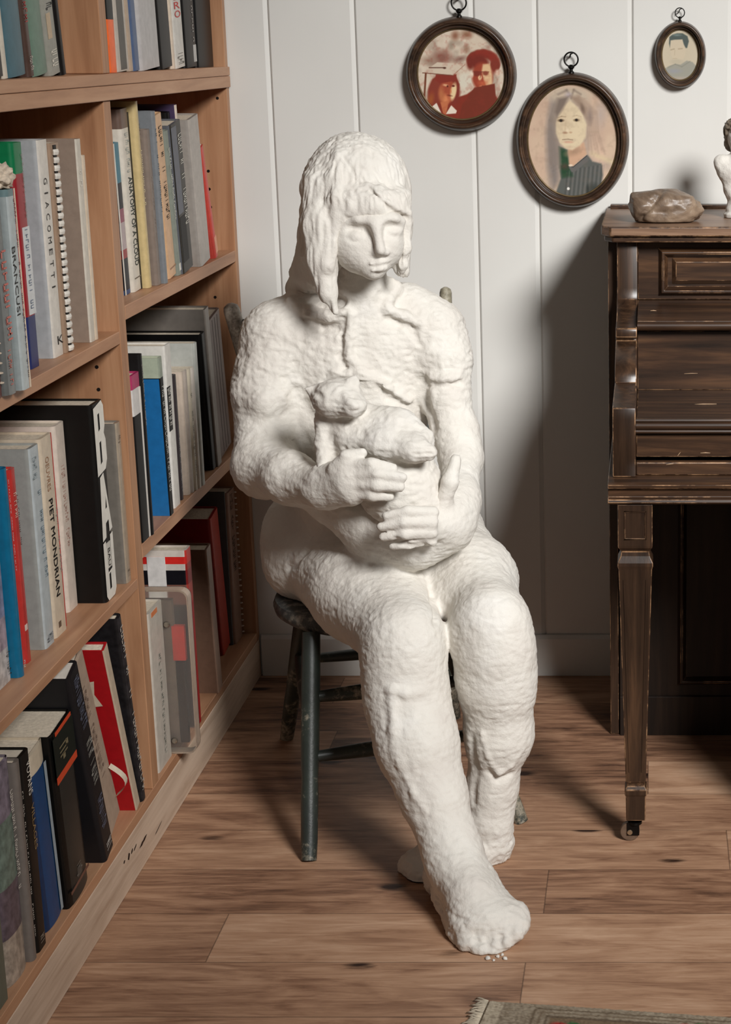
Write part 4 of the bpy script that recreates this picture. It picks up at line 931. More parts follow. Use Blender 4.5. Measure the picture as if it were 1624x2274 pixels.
# writing board edge mouldings
e0 = .6715
EX0, EX1 = -0.0735, DXR + .012
mp_ = [(3.048, e0), (3.040, e0 - .003), (3.041, e0 - .009), (3.050, e0 - .012), (3.050, e0 - .026), (3.042, e0 - .029), (3.040, e0 - .034), (3.046, e0 - .038), (3.95, e0 - .038), (3.95, e0)]
m = MB(); m.prism(mp_, 'x', EX0, EX1); m.build('writing_board', D_X, dk, bevel=.0012)
# legs
def leg(xc, yc, name='leg'):
    zt = e0 - .0385
    lg = None
    m = MB()
    hw = .030
    zb0 = zr(1212, 3.05); zn = zr(1226, 3.05); zc = zr(1250, 3.05); ze = zr(1742, 3.05); zf0 = zr(1752, 3.05); zf1 = zr(1770, 3.05); zf2 = .044
    def ring(h, z): return [(xc - h, yc - h, z), (xc + h, yc - h, z), (xc + h, yc + h, z), (xc - h, yc + h, z)]
    lv = [(hw, zt), (hw, zb0), (hw * .98, zb0 - .004), (hw * .80, zn), (hw * .84, zn - .008), (hw * 1.02, zc), (hw * 1.03, zc - .006), (hw * .97, zc - .012), (hw * .60, ze), (hw * .52, ze - .004), (hw * .53, zf0), (hw * .66, zf0 - .006), (hw * .66, zf1), (hw * .60, zf1 - .004), (hw * .58, zf2)]
    vs = []; [vs.extend(ring(h, z)) for h, z in lv]
    fs = [(3, 2, 1, 0)]
    for r in range(len(lv) - 1):
        for k in range(4): fs.append((r*4+k, r*4+(k+1)%4, r*4+4+(k+1)%4, r*4+4+k))
    fs.append(tuple(len(vs) - 4 + k for k in range(4)))
    m.add(vs, fs); lg = m.build(name, D_Z, dk, bevel=.0016)
    lg['_w'] = tuple(dk.location)
    # recessed fields drawn by thin raised strips round each face
    m = MB(); s = .0022; y = yc - hw
    for x0, x1, z0, z1 in [(xc - hw * .62, xc + hw * .62, zb0 + .012, zt - .012)]:
        for bx in [(x0, x0 + s, z0, z1), (x1 - s, x1, z0, z1), (x0, x1, z0, z0 + s), (x0, x1, z1 - s, z1)]:
            m.box(bx[0], bx[1], y - .0016, y + .001, bx[2], bx[3])
    m.build('block_moulding', D_Z, lg, bevel=.0006)
    m = MB()
    for sg in (-1, 1):
        f0, f1 = (zc - .03), (ze + .02)
        def hh(z): return hw * (.97 + (.60 - .97) * (zc - .012 - z) / (zc - .012 - ze))
        a0, a1 = hh(f0), hh(f1)
        vs = [(xc + sg * a0 * .72, yc - a0 - .0014, f0), (xc + sg * (a0 * .72 - s), yc - a0 - .0014, f0), (xc + sg * (a1 * .66 - s), yc - a1 - .0014, f1), (xc + sg * a1 * .66, yc - a1 - .0014, f1)]
        vs += [(v[0], v[1] + .0024, v[2]) for v in vs]
        m.add(vs, [(0, 1, 2, 3), (4, 7, 6, 5), (0, 4, 5, 1), (1, 5, 6, 2), (2, 6, 7, 3), (3, 7, 4, 0)])
    m.build('panel_moulding', D_Z, lg)
    # caster
    m = MB(); m.lathe([(.010, .016), (.013, .018), (.013, .0225), (.006, .023), (.006, .029)], (xc - .002, yc, .0145), seg=16)
    m.box(xc - .016, xc + .006, yc - .0085, yc - .0065, .012, .036); m.box(xc - .016, xc + .006, yc + .0065, yc + .0085, .012, .036)
    m.build('caster_fork', M_IRON, lg)
    m = MB(); m.lathe([(.006, -.0062), (.0165, -.0062), (.0178, -.004), (.0178, .004), (.0165, .0062), (.006, .0062)], (xc - .011, yc, .0180), seg=28, axis='y'); m.build('caster_wheel', plain((96, 78, 64), .35, .1), lg, smooth=35)
    m = MB(); m.lathe([(.0042, -.0105), (.0050, -.0095), (.0050, .0095), (.0042, .0105)], (xc - .011, yc, .0180), seg=14, axis='y'); m.build('axle', plain((170, 150, 124), .3, .05, metal=.8), lg, smooth=35)
    return lg
leg(-0.027, 3.078)
PX0, PX1 = .235, DXR - .01
pd = empty('light_block_pedestal', (0, 0, 0)); pd.parent = dk; pd.location = Vector(((PX0 + PX1) / 2, 3.5, .0)) - dk.location; pd['_w'] = ((PX0 + PX1) / 2, 3.5, 0.0)  # unseen pedestal with drawers, added to block the key light from the kneehole
m = MB(); m.box(PX0, PX1, 3.105, 3.92, .045, e0 - .0385); m.box(PX0 + .02, PX1 - .02, 3.13, 3.9, .0, .0447); m.build('carcass', D_Z, pd, bevel=.002)
for k_ in range(3):
    zz = .065 + k_ * .188
    m = MB(); m.box(PX0 + .03, PX1 - .03, 3.090, 3.1045, zz, zz + .176); m.build('drawer_front', D_X, pd, bevel=.003)
    m = MB(); m.lathe([(.007, .0), (.006, -.012), (.013, -.018), (.014, -.024), (.004, -.028)], ((PX0 + PX1) / 2, 3.0898, zz + .09), seg=18, axis='y'); m.build('knob', D_X, pd, smooth=40)
# kneehole back
yk = 3.60
zk0 = zr(1631, yk)
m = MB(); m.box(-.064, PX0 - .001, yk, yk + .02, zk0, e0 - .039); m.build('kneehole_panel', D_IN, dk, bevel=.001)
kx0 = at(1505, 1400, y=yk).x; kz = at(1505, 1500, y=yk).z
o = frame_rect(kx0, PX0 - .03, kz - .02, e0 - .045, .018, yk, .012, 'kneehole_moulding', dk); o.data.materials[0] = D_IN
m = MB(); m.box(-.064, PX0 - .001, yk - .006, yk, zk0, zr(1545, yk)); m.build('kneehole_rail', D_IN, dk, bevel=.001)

D_SCR = plain((168, 138, 108), .5, .1)
for (pa, pb, yy, w_) in [((1530, 899), (1592, 897), yv - .17, .0010), ((1445, 690), (1458, 690), ya + .06, .0009), ((1480, 1032), (1496, 1030), 3.0995, .0008), ((1505, 1013), (1512, 1004), yb_ + .0035, .0006), ((1556, 1006), (1578, 1006), yb_ + .0035, .0009), ((1520, 830), (1550, 829), yv - .0005, .0007), ((1500, 637), (1512, 637), yd - .0005, .0008)]:
    q0, q1 = at(pa[0], pa[1], y=yy), at(pb[0], pb[1], y=yy)
    m = MB(); m.tube([q0, q0.lerp(q1, .5) + Vector((0, 0, .0004)), q1], [w_ * .4, w_, w_ * .4], 6); m.build('scratch', D_SCR, dk)

# ------------------------------------------------------------------ on the desk
t = NT('brown_stone'); b_ = t.b
co = t.n('ShaderNodeTexCoord'); n1 = t.n('ShaderNodeTexNoise', inp={'Scale': 16.0, 'Detail': 8.0, 'Roughness': .65, 'Distortion': .6}); t.l(co, 'Object', n1, 'Vector')
r_ = t.ramp([(0.3, rgb((70, 54, 42))), (.48, rgb((112, 94, 78))), (.66, rgb((146, 126, 106))), (.8, rgb((176, 156, 132)))]); t.l(n1, 'Fac', r_, 'Fac'); t.l(r_, 'Color', b_, 'Base Color')
b_.inputs['Roughness'].default_value = .38; bp = t.n('ShaderNodeBump', inp={'Strength': .6, 'Distance': .004}); t.l(n1, 'Fac', bp, 'Height'); t.l(bp, 'Normal', b_, 'Normal')
M_ROCK = t.m
def make_rock():
    bm = bmesh.new(); bmesh.ops.create_icosphere(bm, subdivisions=5, radius=1)
    def lobe(p, c, r, w): return w * math.exp(-(p - Vector(c)).length_squared / (r * r))
    for v in bm.verts:
        p = v.co.copy(); s = Vector((p.x * 1.0, p.y * .8, p.z * .62))
        # blocky: flatten towards a box, then lumps and a deep slanting crease
        m_ = max(abs(p.x), abs(p.y), abs(p.z)); s *= 1 + .30 * (1 / max(m_, .58) - 1) * .55
        d = .09 * mnoise.fractal(p * 1.9 + Vector((4.2, 1, 0)), 1.0, 2.0, 5) + .05 * abs(mnoise.noise(p * 4.5))
        line = p.x + .42 - .42 * (p.z + .1)
        if p.y < .3: d -= .17 * math.exp(-(line / .075) ** 2) * min(1, (.3 - p.y))
        d += lobe(p, (.15, -.3, .85), .55, .10) - lobe(p, (-.05, -.95, -.1), .28, .12) - lobe(p, (.9, 0, .7), .5, .10)
        s *= 1 + d
        if s.x < -.62: s.x = -.62 + (s.x + .62) * .45 - .10 * p.z
        if s.z < -.40: s.z = -.40 + (s.z + .40) * .12
        v.co = s
    xs = [v.co.x for v in bm.verts]; zs = [v.co.z for v in bm.verts]; x0, x1, z0, z1 = min(xs), max(xs), min(zs), max(zs)
    for v in bm.verts: v.co = Vector(((v.co.x - (x0 + x1) / 2) / (x1 - x0) * .150, v.co.y * .062, (v.co.z - z0) / (z1 - z0) * .064))
    me = bpy.data.meshes.new('stone'); bm.to_mesh(me); bm.free(); me.materials.append(M_ROCK)
    for p in me.polygons: p.use_smooth = True
    o = bpy.data.objects.new('stone', me); COL.objects.link(o); return o
rk = make_rock(); p_ = at(1480, 497, z=ZT1); rk.location = (p_.x, p_.y + .045, ZT1 + .0005)
tag(rk, 'glossy brown lumpy stone with a crease on top of the dark desk', 'stone')

# ------------------------------------------------------------------ rug
def rug():
    A = at(1085, 2229, z=0); Bp = at(1624, 2266, z=0)
    ex = (Bp - A); ex.z = 0; L = ex.length; ex.normalize(); ey = Vector((ex.y, -ex.x, 0))
    rg = empty('rug', (A.x + ex.x * .5, A.y - .3, 0), 'grey beige patterned rug with a fringed end in the bottom right corner', 'rug')
    nx, ny = 320, 200; W, Hh = 1.1, .62
    gx, gy = np.meshgrid(np.linspace(0, W, nx), np.linspace(0, Hh, ny))
    BX, BY = gx * 1000, gy * 1000
    p = Paint(BX, BY, (150, 138, 120)); p.mottle(6, .5, (120, 106, 88), 3, .45)
    p.put(((BX < 26) * 1.0), (176, 164, 144))
    for k, (d, c, w) in enumerate([(16, (96, 82, 66), 5), (26, (112, 96, 78), 4), (36, (90, 76, 62), 5), (150, (96, 82, 66), 5)]):
        p.put(((abs(BY - d) < w / 2) & (BX > 60 + d)) * .8, c); p.put(((abs(BX - 60 - d) < w / 2) & (BY > d)) * .8, c)
    p.put(((BX > 100) & (BY > 40) & (BX < 240) & (BY < 145)) * .5, (112, 92, 70)); p.put(((BX > 100) & (BY > 40) & (BY < 145)) * .45, (110, 90, 68))
    r = random.Random(5)
    for k in range(14):
        x = 118 + k * 62; y = 60 + 22 * math.sin(k * 1.7)
        p.ell(x, y, 13, 9, (150, 44, 42), .3); p.ell(x + 4, y + 8, 10, 7, (166, 58, 50), .3); p.ell(x + 24, y - 6, 12, 6, (62, 96, 60), .3, 20); p.ell(x + 34, y + 8, 9, 6, (140, 50, 46), .3); p.ell(x - 14, y + 12, 11, 5, (58, 84, 56), .3, -30)
    p.mottle(4, .35, (84, 70, 56), 8, .5)
    C = np.clip(p.C, 0, 255) / 255; Cl = np.where(C <= .04045, C / 12.92, ((C + .055) / 1.055) ** 2.4)
    rs = np.random.RandomState(2); hz = .006 + .0012 * rs.rand(*gx.shape); hz[0, :] = .0004; hz[:, 0] = .003
    V = np.stack([A.x + ex.x * gx + ey.x * gy - rg.location.x, A.y + ex.y * gx + ey.y * gy - rg.location.y, hz], -1).reshape(-1, 3)
    ix = np.arange(nx * ny).reshape(ny, nx); Fq = np.stack([ix[:-1, :-1], ix[1:, :-1], ix[1:, 1:], ix[:-1, 1:]], -1).reshape(-1, 4)
    me = bpy.data.meshes.new('pile'); me.from_pydata(V.tolist(), [], Fq.tolist())
    a = me.color_attributes.new('weave', 'FLOAT_COLOR', 'POINT'); a.data.foreach_set('color', np.concatenate([Cl.reshape(-1, 3), np.ones((nx * ny, 1))], 1).ravel().astype(np.float32))
    t = NT('woven_pile'); ca = t.n('ShaderNodeVertexColor', layer_name='weave'); t.l(ca, 'Color', t.b, 'Base Color'); t.b.inputs['Roughness'].default_value = .95; t.b.inputs['Specular IOR Level'].default_value = .1
    me.materials.append(t.m); o = bpy.data.objects.new('pile', me); COL.objects.link(o); o.parent = rg
    m = MB(); r = random.Random(9)
    for k in range(150):
        v = k * .0041 + r.uniform(-.001, .001); s0 = A + ey * v
        pts = []; L_ = r.uniform(.018, .026); wob = r.uniform(-.006, .006)
        for i in range(5):
            f = i / 4; q = s0 - ex * (L_ * f) + ey * (wob * f * f - .004 * (v < .004) * f)
            pts.append((q.x, q.y, .0042 + .004 * math.sin(f * 3.1) * r.uniform(.3, 1) - .002 * f))
        m.tube(pts, [.0016, .0017, .0016, .0014, .001], 5)
    fo = m.build('fringe', plain((186, 174, 154), .9, .12), rg, smooth=True); fo['kind'] = 'stuff'
rug()
# ------------------------------------------------------------------ chair
t = NT('worn_black_green_paint'); b_ = t.b
co = t.n('ShaderNodeTexCoord'); sz = t.n('ShaderNodeSeparateXYZ'); t.l(co, 'Object', sz, 0)
n1 = t.n('ShaderNodeTexNoise', inp={'Scale': 7.0, 'Detail': 6.0, 'Roughness': .65}); t.l(co, 'Object', n1, 'Vector')
n2 = t.n('ShaderNodeTexNoise', inp={'Scale': 85.0, 'Detail': 6.0, 'Roughness': .7}); t.l(co, 'Object', n2, 'Vector')
r1 = t.ramp([(.3, rgb((34, 38, 36))), (.6, rgb((52, 60, 54))), (.8, rgb((72, 80, 68)))]); t.l(n1, 'Fac', r1, 'Fac')
ws = t.n('ShaderNodeMath', operation='MULTIPLY_ADD', inp={1: .9, 2: -.17}); t.l(n1, 'Fac', ws, 0)
wa = t.n('ShaderNodeMath', operation='MULTIPLY_ADD', inp={1: .5}); t.l(n2, 'Fac', wa, 0); zl = t.n('ShaderNodeMapRange', inp={1: .16, 2: 0.0, 3: 0.0, 4: .16}); t.l(sz, 'Z', zl, 0)
wc = t.n('ShaderNodeMath', operation='ADD'); t.l(ws, 0, wc, 0); t.l(zl, 0, wc, 1); t.l(wc, 0, wa, 2)
r2 = t.ramp([(.60, (0, 0, 0, 1)), (.72, (1, 1, 1, 1))]); t.l(wa, 0, r2, 'Fac')
r3 = t.ramp([(.35, rgb((96, 92, 80))), (.6, rgb((150, 142, 126)))]); t.l(n2, 'Fac', r3, 'Fac')
mm = t.n('ShaderNodeMix', data_type='RGBA'); t.l(r2, 'Color', mm, 'Factor'); t.t.links.new(r1.outputs['Color'], mm.inputs[6]); t.t.links.new(r3.outputs['Color'], mm.inputs[7]); t.t.links.new(mm.outputs[2], b_.inputs['Base Color'])
b_.inputs['Roughness'].default_value = .42
bp = t.n('ShaderNodeBump', inp={'Strength': .35, 'Distance': .002}); t.l(n2, 'Fac', bp, 'Height'); t.l(bp, 'Normal', b_, 'Normal')
M_CH = t.m
def painted(name, a, bb, cc):
    t = NT(name); co = t.n('ShaderNodeTexCoord'); n = t.n('ShaderNodeTexNoise', inp={'Scale': 45.0, 'Detail': 7.0, 'Roughness': .7}); t.l(co, 'Object', n, 'Vector')
    r = t.ramp([(.34, rgb(a)), (.5, rgb(bb)), (.66, rgb(cc))]); t.l(n, 'Fac', r, 'Fac'); t.l(r, 'Color', t.b, 'Base Color'); t.b.inputs['Roughness'].default_value = .5
    bp = t.n('ShaderNodeBump', inp={'Strength': .4, 'Distance': .002}); t.l(n, 'Fac', bp, 'Height'); t.l(bp, 'Normal', t.b, 'Normal'); return t.m
M_POST = painted('worn_grey_green_paint', (84, 80, 66), (128, 122, 104), (164, 158, 140))
M_PALE = painted('chipped_pale_paint', (84, 76, 68), (156, 146, 134), (214, 206, 194))
M_SEAT = painted('chipped_seat_paint', (40, 44, 46), (64, 68, 68), (150, 146, 136))
SZ = .398
ch_ = empty('wooden_chair', (-.515, 3.33, 0), 'old dark painted wooden chair with worn spindle legs under the plaster girl', 'chair')
SCX, SCY, SR = -.512, 3.315, .196
m = MB(); m.lathe([(.02, SZ - .034), (SR - .014, SZ - .034), (SR - .003, SZ - .026), (SR, SZ - .014), (SR - .004, SZ - .003), (SR - .02, SZ), (.02, SZ - .006)], (SCX, SCY, 0), seg=48, sz=.98)
m.build('seat', M_SEAT, ch_, smooth=40)
tops = {'FL': (-.612, 3.155), 'FR': (-.385, 3.215), 'RL': (-.668, 3.425), 'RR': (-.425, 3.475)}
foot = {'FL': (-.603, 2.990), 'FR': (-.240, 3.155), 'RL': (-.755, 3.576), 'RR': (-.420, 3.700)}
lines = {}
for k in tops:
    a = Vector((tops[k][0], tops[k][1], SZ - .030)); c = Vector((foot[k][0], foot[k][1], 0.0)); lines[k] = (a, c)
    m = MB(); pts = []; rad = []
    for i in range(15):
        f = i / 14; pts.append(a.lerp(c, f)); rr = .0175 - .002 * abs(f - .25) * 2
        if .60 < f < .76: rr -= .0012 * (i % 2)
        if f > .97: rr -= .001
        rad.append(rr)
    m.tube(pts, rad, 16); m.build('leg', M_CH, ch_, smooth=50)
def onleg(k, z):
    a, c = lines[k]; f = (a.z - z) / a.z; return a.lerp(c, f)
def rung(k1, z1, k2, z2, r=.0105):
    p, q = onleg(k1, z1), onleg(k2, z2); m = MB()
    m.tube([p.lerp(q, i / 10) for i in range(11)], [r * (.72 + .45 * math.sin(math.pi * i / 10)) for i in range(11)], 12); m.build('stretcher', M_CH, ch_, smooth=50)
rung('FL', .262, 'FR', .262, .013); rung('FL', .165, 'FR', .165, .0125)
rung('RL', .20, 'RR', .20, .0105); rung('FL', .215, 'RL', .215); rung('FR', .215, 'RR', .215)
pl0, pl1 = Vector((-.672, 3.47, SZ - .01)), at(515, 690, y=3.62)
pr0, pr1 = Vector((-.395, 3.51, SZ - .01)), at(990, 650, y=3.72)
def post(a, c, r, mats, dome):
    m = MB(); pts = [a.lerp(c, i / 12) for i in range(13)]; d = (c - a).normalized()
    m.tube(pts + [c + d * r * .55, c + d * r * .9], [r] * 12 + [r, r * .85, r * .35], 16); return m.build('back_post', mats, ch_, smooth=50)
post(pl0, pl1, .0165, M_PALE, True); post(pr0, pr1, .0125, M_POST, True)
def backrail(fa, fb, w, r):
    p, q = pl0.lerp(pl1, fa), pr0.lerp(pr1, fb); m = MB(); pts = []
    for i in range(13):
        f = i / 12; v = p.lerp(q, f); v.y += .012 * math.sin(math.pi * f); pts.append(v)
    m.tube(pts, r, 12, flat=w); m.build('back_rail', M_CH, ch_, smooth=50)
backrail(.93, .86, 2.3, .0085); backrail(.55, .5, 2.0, .008)

# ------------------------------------------------------------------ plaster figure: distance fields turned into surfaces
ZA = np.array([0.0, math.cos(TILT), -math.sin(TILT)])
def W(px, py, y): return np.array(at(px, py, y=y))
def R(rp, p): return rp * float((p - np.array([0, 0, CAM_H])) @ ZA) / F      # length of rp photo units at point p
class Field:
    def __init__(s): s.ops = []
    def _r(s, kind, lo, hi, fn, k): s.ops.append((kind, lo, hi, fn, k))
    def cone(s, a, b, r1, r2, k=.02, op='add', fy=1.0):
        a = np.array(a, float); b = np.array(b, float); r = max(r1, r2)
        sc = np.array([1, 1 / fy, 1]); ba = (b - a) * sc; bb = ba @ ba + 1e-12
        def fn(P):
            pa = (P - a) * sc; h = np.clip((pa @ ba) / bb, 0, 1)
            return (np.linalg.norm(pa - h[..., None] * ba, axis=-1) - (r1 + (r2 - r1) * h)) * min(1, fy)
        s._r(op, np.minimum(a, b) - r * max(1, fy), np.maximum(a, b) + r * max(1, fy), fn, k); return s
    def ell(s, c, rad, k=.02, op='add', rot=None):
        c = np.array(c, float); rad = np.array(rad, float); M = np.eye(3) if rot is None else np.array(Matrix.Rotation(0, 3, 'X') if rot is None else rot)
        def fn(P):
            q = (P - c) @ M; k0 = np.linalg.norm(q / rad, axis=-1); k1 = np.linalg.norm(q / (rad * rad), axis=-1) + 1e-9
            return k0 * (k0 - 1) / k1
        r = rad.max() if rot is not None else rad
        s._r(op, c - r, c + r, fn, k); return s
    # same shapes placed by photo position and depth
    def C(s, p, q, k=.02, op='add', fy=1.0):
        a = W(*p[:3]); b = W(*q[:3]); return s.cone(a, b, R(p[3], a), R(q[3], b), k, op, fy)
    def chain(s, pts, k=.02, op='add', fy=1.0):
        for p, q in zip(pts[:-1], pts[1:]): s.C(p, q, k, op, fy)
        return s
    def E(s, px, py, y, rx, rz, ry, k=.02, op='add', rot=None):
        a = W(px, py, y); return s.ell(a, (R(rx, a), R(ry, a), R(rz, a)), k, op, rot)
    def comb(s, S, d, kind, k):
        if kind == 'add':
            h = np.clip(.5 + .5 * (S - d) / k, 0, 1); return S * (1 - h) + d * h - k * h * (1 - h)
        d = -d; h = np.clip(.5 - .5 * (S - d) / k, 0, 1); return S * (1 - h) + d * h + k * h * (1 - h)
    def ev(s, P):
        S = np.full(P.shape[:-1], .3)
        for kind, lo, hi, fn, k in s.ops: S = s.comb(S, fn(P), kind, k)
        return S
    def surf(s, px, py, y0=2.3, y1=3.9):
        o = np.array([0, 0, CAM_H]); d = np.array(at(px, py, y=3.0)) - o; d /= np.linalg.norm(d); tt = y0 / d[1] * .999
        for i in range(120):
            p = o + d * tt; v = float(s.ev(p[None])[0])
            if v < .0006: return p
            tt += max(v * .8, .0008)
            if p[1] > y1: return None
        return p
    def onsurf(s, pts, r, k=.006, op='add', off=0.0):
        """a ridge or groove drawn over the surface"""
        o = np.array([0, 0, CAM_H]); H_ = []
        for i, p in enumerate(pts):
            h = s.surf(p[0], p[1])
            if h is None: continue
            d = h - o; d /= np.linalg.norm(d); rr = p[2] if len(p) > 2 else r
            H_.append((h + d * off, R(rr, h)))
        for (a, ra), (b, rb) in zip(H_[:-1], H_[1:]): s.cone(a, b, ra, rb, k, op)
        return s
    def mesh(s, vox, pad=.02):
        adds = [o for o in s.ops if o[0] == 'add']
        lo = np.min([o[1] for o in adds], 0) - pad; hi = np.max([o[2] for o in adds], 0) + pad
        n = np.ceil((hi - lo) / vox).astype(int) + 1
        ax = [lo[i] + vox * np.arange(n[i]) for i in range(3)]
        S = np.full(n, .3, np.float32)
        for kind, l, h, fn, k in s.ops:
            e = k + .03
            i0 = np.maximum(np.floor((l - e - lo) / vox).astype(int), 0); i1 = np.minimum(np.ceil((h + e - lo) / vox).astype(int) + 1, n)
            if (i1 <= i0).any(): continue
            sl = tuple(slice(i0[i], i1[i]) for i in range(3))
            G_ = np.stack(np.meshgrid(*[ax[i][i0[i]:i1[i]] for i in range(3)], indexing='ij'), -1)
            S[sl] = s.comb(S[sl], fn(G_), kind, k)
        return surface_nets(S, lo, vox)
def surface_nets(S, lo, vox):
    n = np.array(S.shape); I = S < 0
    c = [I[a:n[0]-1+a, b:n[1]-1+b, d:n[2]-1+d] for a in (0, 1) for b in (0, 1) for d in (0, 1)]
    cnt = sum(x.astype(np.int8) for x in c); cell = (cnt > 0) & (cnt < 8)
    ids = -np.ones(cell.shape, np.int64); cc = np.argwhere(cell); ids[cell] = np.arange(len(cc))
    acc = np.zeros((len(cc), 3)); num = np.zeros(len(cc))
    offs = [(a, b, d) for a in (0, 1) for b in (0, 1) for d in (0, 1)]
    val = {o: S[cc[:, 0] + o[0], cc[:, 1] + o[1], cc[:, 2] + o[2]] for o in offs}
    for o in offs:
        for x in range(3):
            if o[x] == 0:
                q = list(o); q[x] = 1; q = tuple(q); a, b = val[o], val[q]; m = (a < 0) != (b < 0)
                tt = np.where(m, a / np.where(m, a - b, 1), 0)
                for i in range(3): acc[:, i] += np.where(m, o[i] + (tt if i == x else 0), 0)
                num += m
    V = lo + (cc + acc / num[:, None]) * vox
    Fs = []
    for x in range(3):
        u, w = (x + 1) % 3, (x + 2) % 3
        sl0 = [slice(None)] * 3; sl1 = [slice(None)] * 3; sl0[x] = slice(0, -1); sl1[x] = slice(1, None)
        a, b = I[tuple(sl0)], I[tuple(sl1)]; e = np.argwhere(a != b); e = e[(e[:, u] > 0) & (e[:, w] > 0)]
        e = e[(e[:, u] < n[u] - 1) & (e[:, w] < n[w] - 1)]
        fl = a[e[:, 0], e[:, 1], e[:, 2]]
        def g(du, dw):
            q = e.copy(); q[:, u] -= du; q[:, w] -= dw; return ids[q[:, 0], q[:, 1], q[:, 2]]
        quad = np.stack([g(1, 1), g(0, 1), g(0, 0), g(1, 0)], 1); quad[~fl] = quad[~fl][:, ::-1]; Fs.append(quad)
    return V, np.concatenate(Fs)
def vnoise3(P, s):
    g = np.random.RandomState(s).rand(32, 32, 32).astype(np.float32) * 2 - 1
    i = np.floor(P).astype(int); f = P - i; f = f * f * (3 - 2 * f); out = 0
    for a in (0, 1):
        for b in (0, 1):
            for d in (0, 1):
                w = (f[:, 0] if a else 1 - f[:, 0]) * (f[:, 1] if b else 1 - f[:, 1]) * (f[:, 2] if d else 1 - f[:, 2])
                out = out + w * g[(i[:, 0] + a) % 32, (i[:, 1] + b) % 32, (i[:, 2] + d) % 32]
    return out
def smooth_mesh(V, Fq, it=1, lam=.5):
    n = len(V); e = np.concatenate([Fq[:, [0, 1]], Fq[:, [1, 2]], Fq[:, [2, 3]], Fq[:, [3, 0]]])
    deg = np.bincount(e.ravel(), minlength=n)[:, None]
    for _ in range(it):
        A = np.zeros_like(V)
        for i in range(3): A[:, i] = np.bincount(e[:, 0], V[e[:, 1], i], n) + np.bincount(e[:, 1], V[e[:, 0], i], n)
        V = V + lam * (A / np.maximum(deg, 1) - V)
    return V
def normals(V, Fq):
    nn = np.cross(V[Fq[:, 2]] - V[Fq[:, 0]], V[Fq[:, 3]] - V[Fq[:, 1]]); N = np.zeros_like(V)
    for k in range(4):
        for i in range(3): N[:, i] += np.bincount(Fq[:, k], nn[:, i], len(V))
    return N / (np.linalg.norm(N, axis=1, keepdims=True) + 1e-12)
def sculpt(name, fld, vox, parent, mat, layers, floorz=None, sm=1, mask=None, seat=False):
    V, Fq = fld.mesh(vox); V = smooth_mesh(V, Fq, sm)
    N = normals(V, Fq); d = np.zeros(len(V))
    for amp, fr, sd, ridged in layers:
        q = vnoise3(V * np.array(fr), sd)
        d += amp * ((-np.abs(q) * 2 + .6) if ridged else q)
    if mask is not None: d *= mask(V)
    V = V + N * d[:, None]
    if floorz is not None: V[:, 2] = np.maximum(V[:, 2], floorz)
    if seat:                                        # the figure flattens where it sits
        on = ((V[:, 0] - SCX) ** 2 + (V[:, 1] - SCY) ** 2 < (SR + .004) ** 2) & (V[:, 2] > .2)
        V[on, 2] = np.maximum(V[on, 2], SZ + .001)
    V = V - np.array(parent.location)
    me = bpy.data.meshes.new(name); me.vertices.add(len(V)); me.vertices.foreach_set('co', V.astype(np.float32).ravel())
    me.loops.add(len(Fq) * 4); me.loops.foreach_set('vertex_index', Fq.astype(np.int32).ravel())
    me.polygons.add(len(Fq)); me.polygons.foreach_set('loop_start', np.arange(0, len(Fq) * 4, 4, dtype=np.int32))
    me.update(calc_edges=True); me.validate()
    me.polygons.foreach_set('use_smooth', np.ones(len(me.polygons), bool)); me.materials.append(mat)
    o = bpy.data.objects.new(name, me); COL.objects.link(o); o.parent = parent; return o

t = NT('white_plaster'); b_ = t.b
co = t.n('ShaderNodeTexCoord')
na = t.n('ShaderNodeTexNoise', inp={'Scale': 9.0, 'Detail': 5.0, 'Roughness': .6}); t.l(co, 'Object', na, 'Vector')
ra = t.ramp([(.3, rgb((210, 204, 196))), (.55, rgb((219, 215, 207))), (.75, rgb((225, 222, 216)))]); t.l(na, 'Fac', ra, 'Fac'); t.l(ra, 'Color', b_, 'Base Color')
b_.inputs['Roughness'].default_value = .72; b_.inputs['Specular IOR Level'].default_value = .25
nb = t.n('ShaderNodeTexNoise', inp={'Scale': 62.0, 'Detail': 8.0, 'Roughness': .6}); t.l(co, 'Object', nb, 'Vector')
nc = t.n('ShaderNodeTexNoise', inp={'Scale': 210.0, 'Detail': 4.0, 'Roughness': .6}); t.l(co, 'Object', nc, 'Vector')
b1 = t.n('ShaderNodeBump', inp={'Strength': .40, 'Distance': .006}); t.l(nb, 'Fac', b1, 'Height')
b2 = t.n('ShaderNodeBump', inp={'Strength': .25, 'Distance': .002}); t.l(nc, 'Fac', b2, 'Height'); t.l(b1, 'Normal', b2, 'Normal'); t.l(b2, 'Normal', b_, 'Normal')
M_PL = t.m

statue = empty('plaster_sculpture', (-.50, 3.2, 0), 'life size white plaster sculpture of a barefoot seated girl cradling a cat', 'sculpture')

f = Field()
# torso and seat
f.C((695, 1205, 3.36, 106), (970, 1185, 3.38, 98), .03)
f.C((670, 1250, 3.31, 84), (690, 1180, 3.36, 100), .03)
f.E(800, 1050, 3.33, 150, 190, 125, .04)
f.E(780, 880, 3.32, 172, 170, 120, .05)
f.E(790, 770, 3.33, 200, 110, 105, .05)
f.C((640, 755, 3.32, 82), (950, 745, 3.34, 78), .05)
f.C((700, 665, 3.33, 52), (905, 680, 3.33, 48), .04)
f.E(800, 1120, 3.25, 130, 90, 100, .04)          # belly
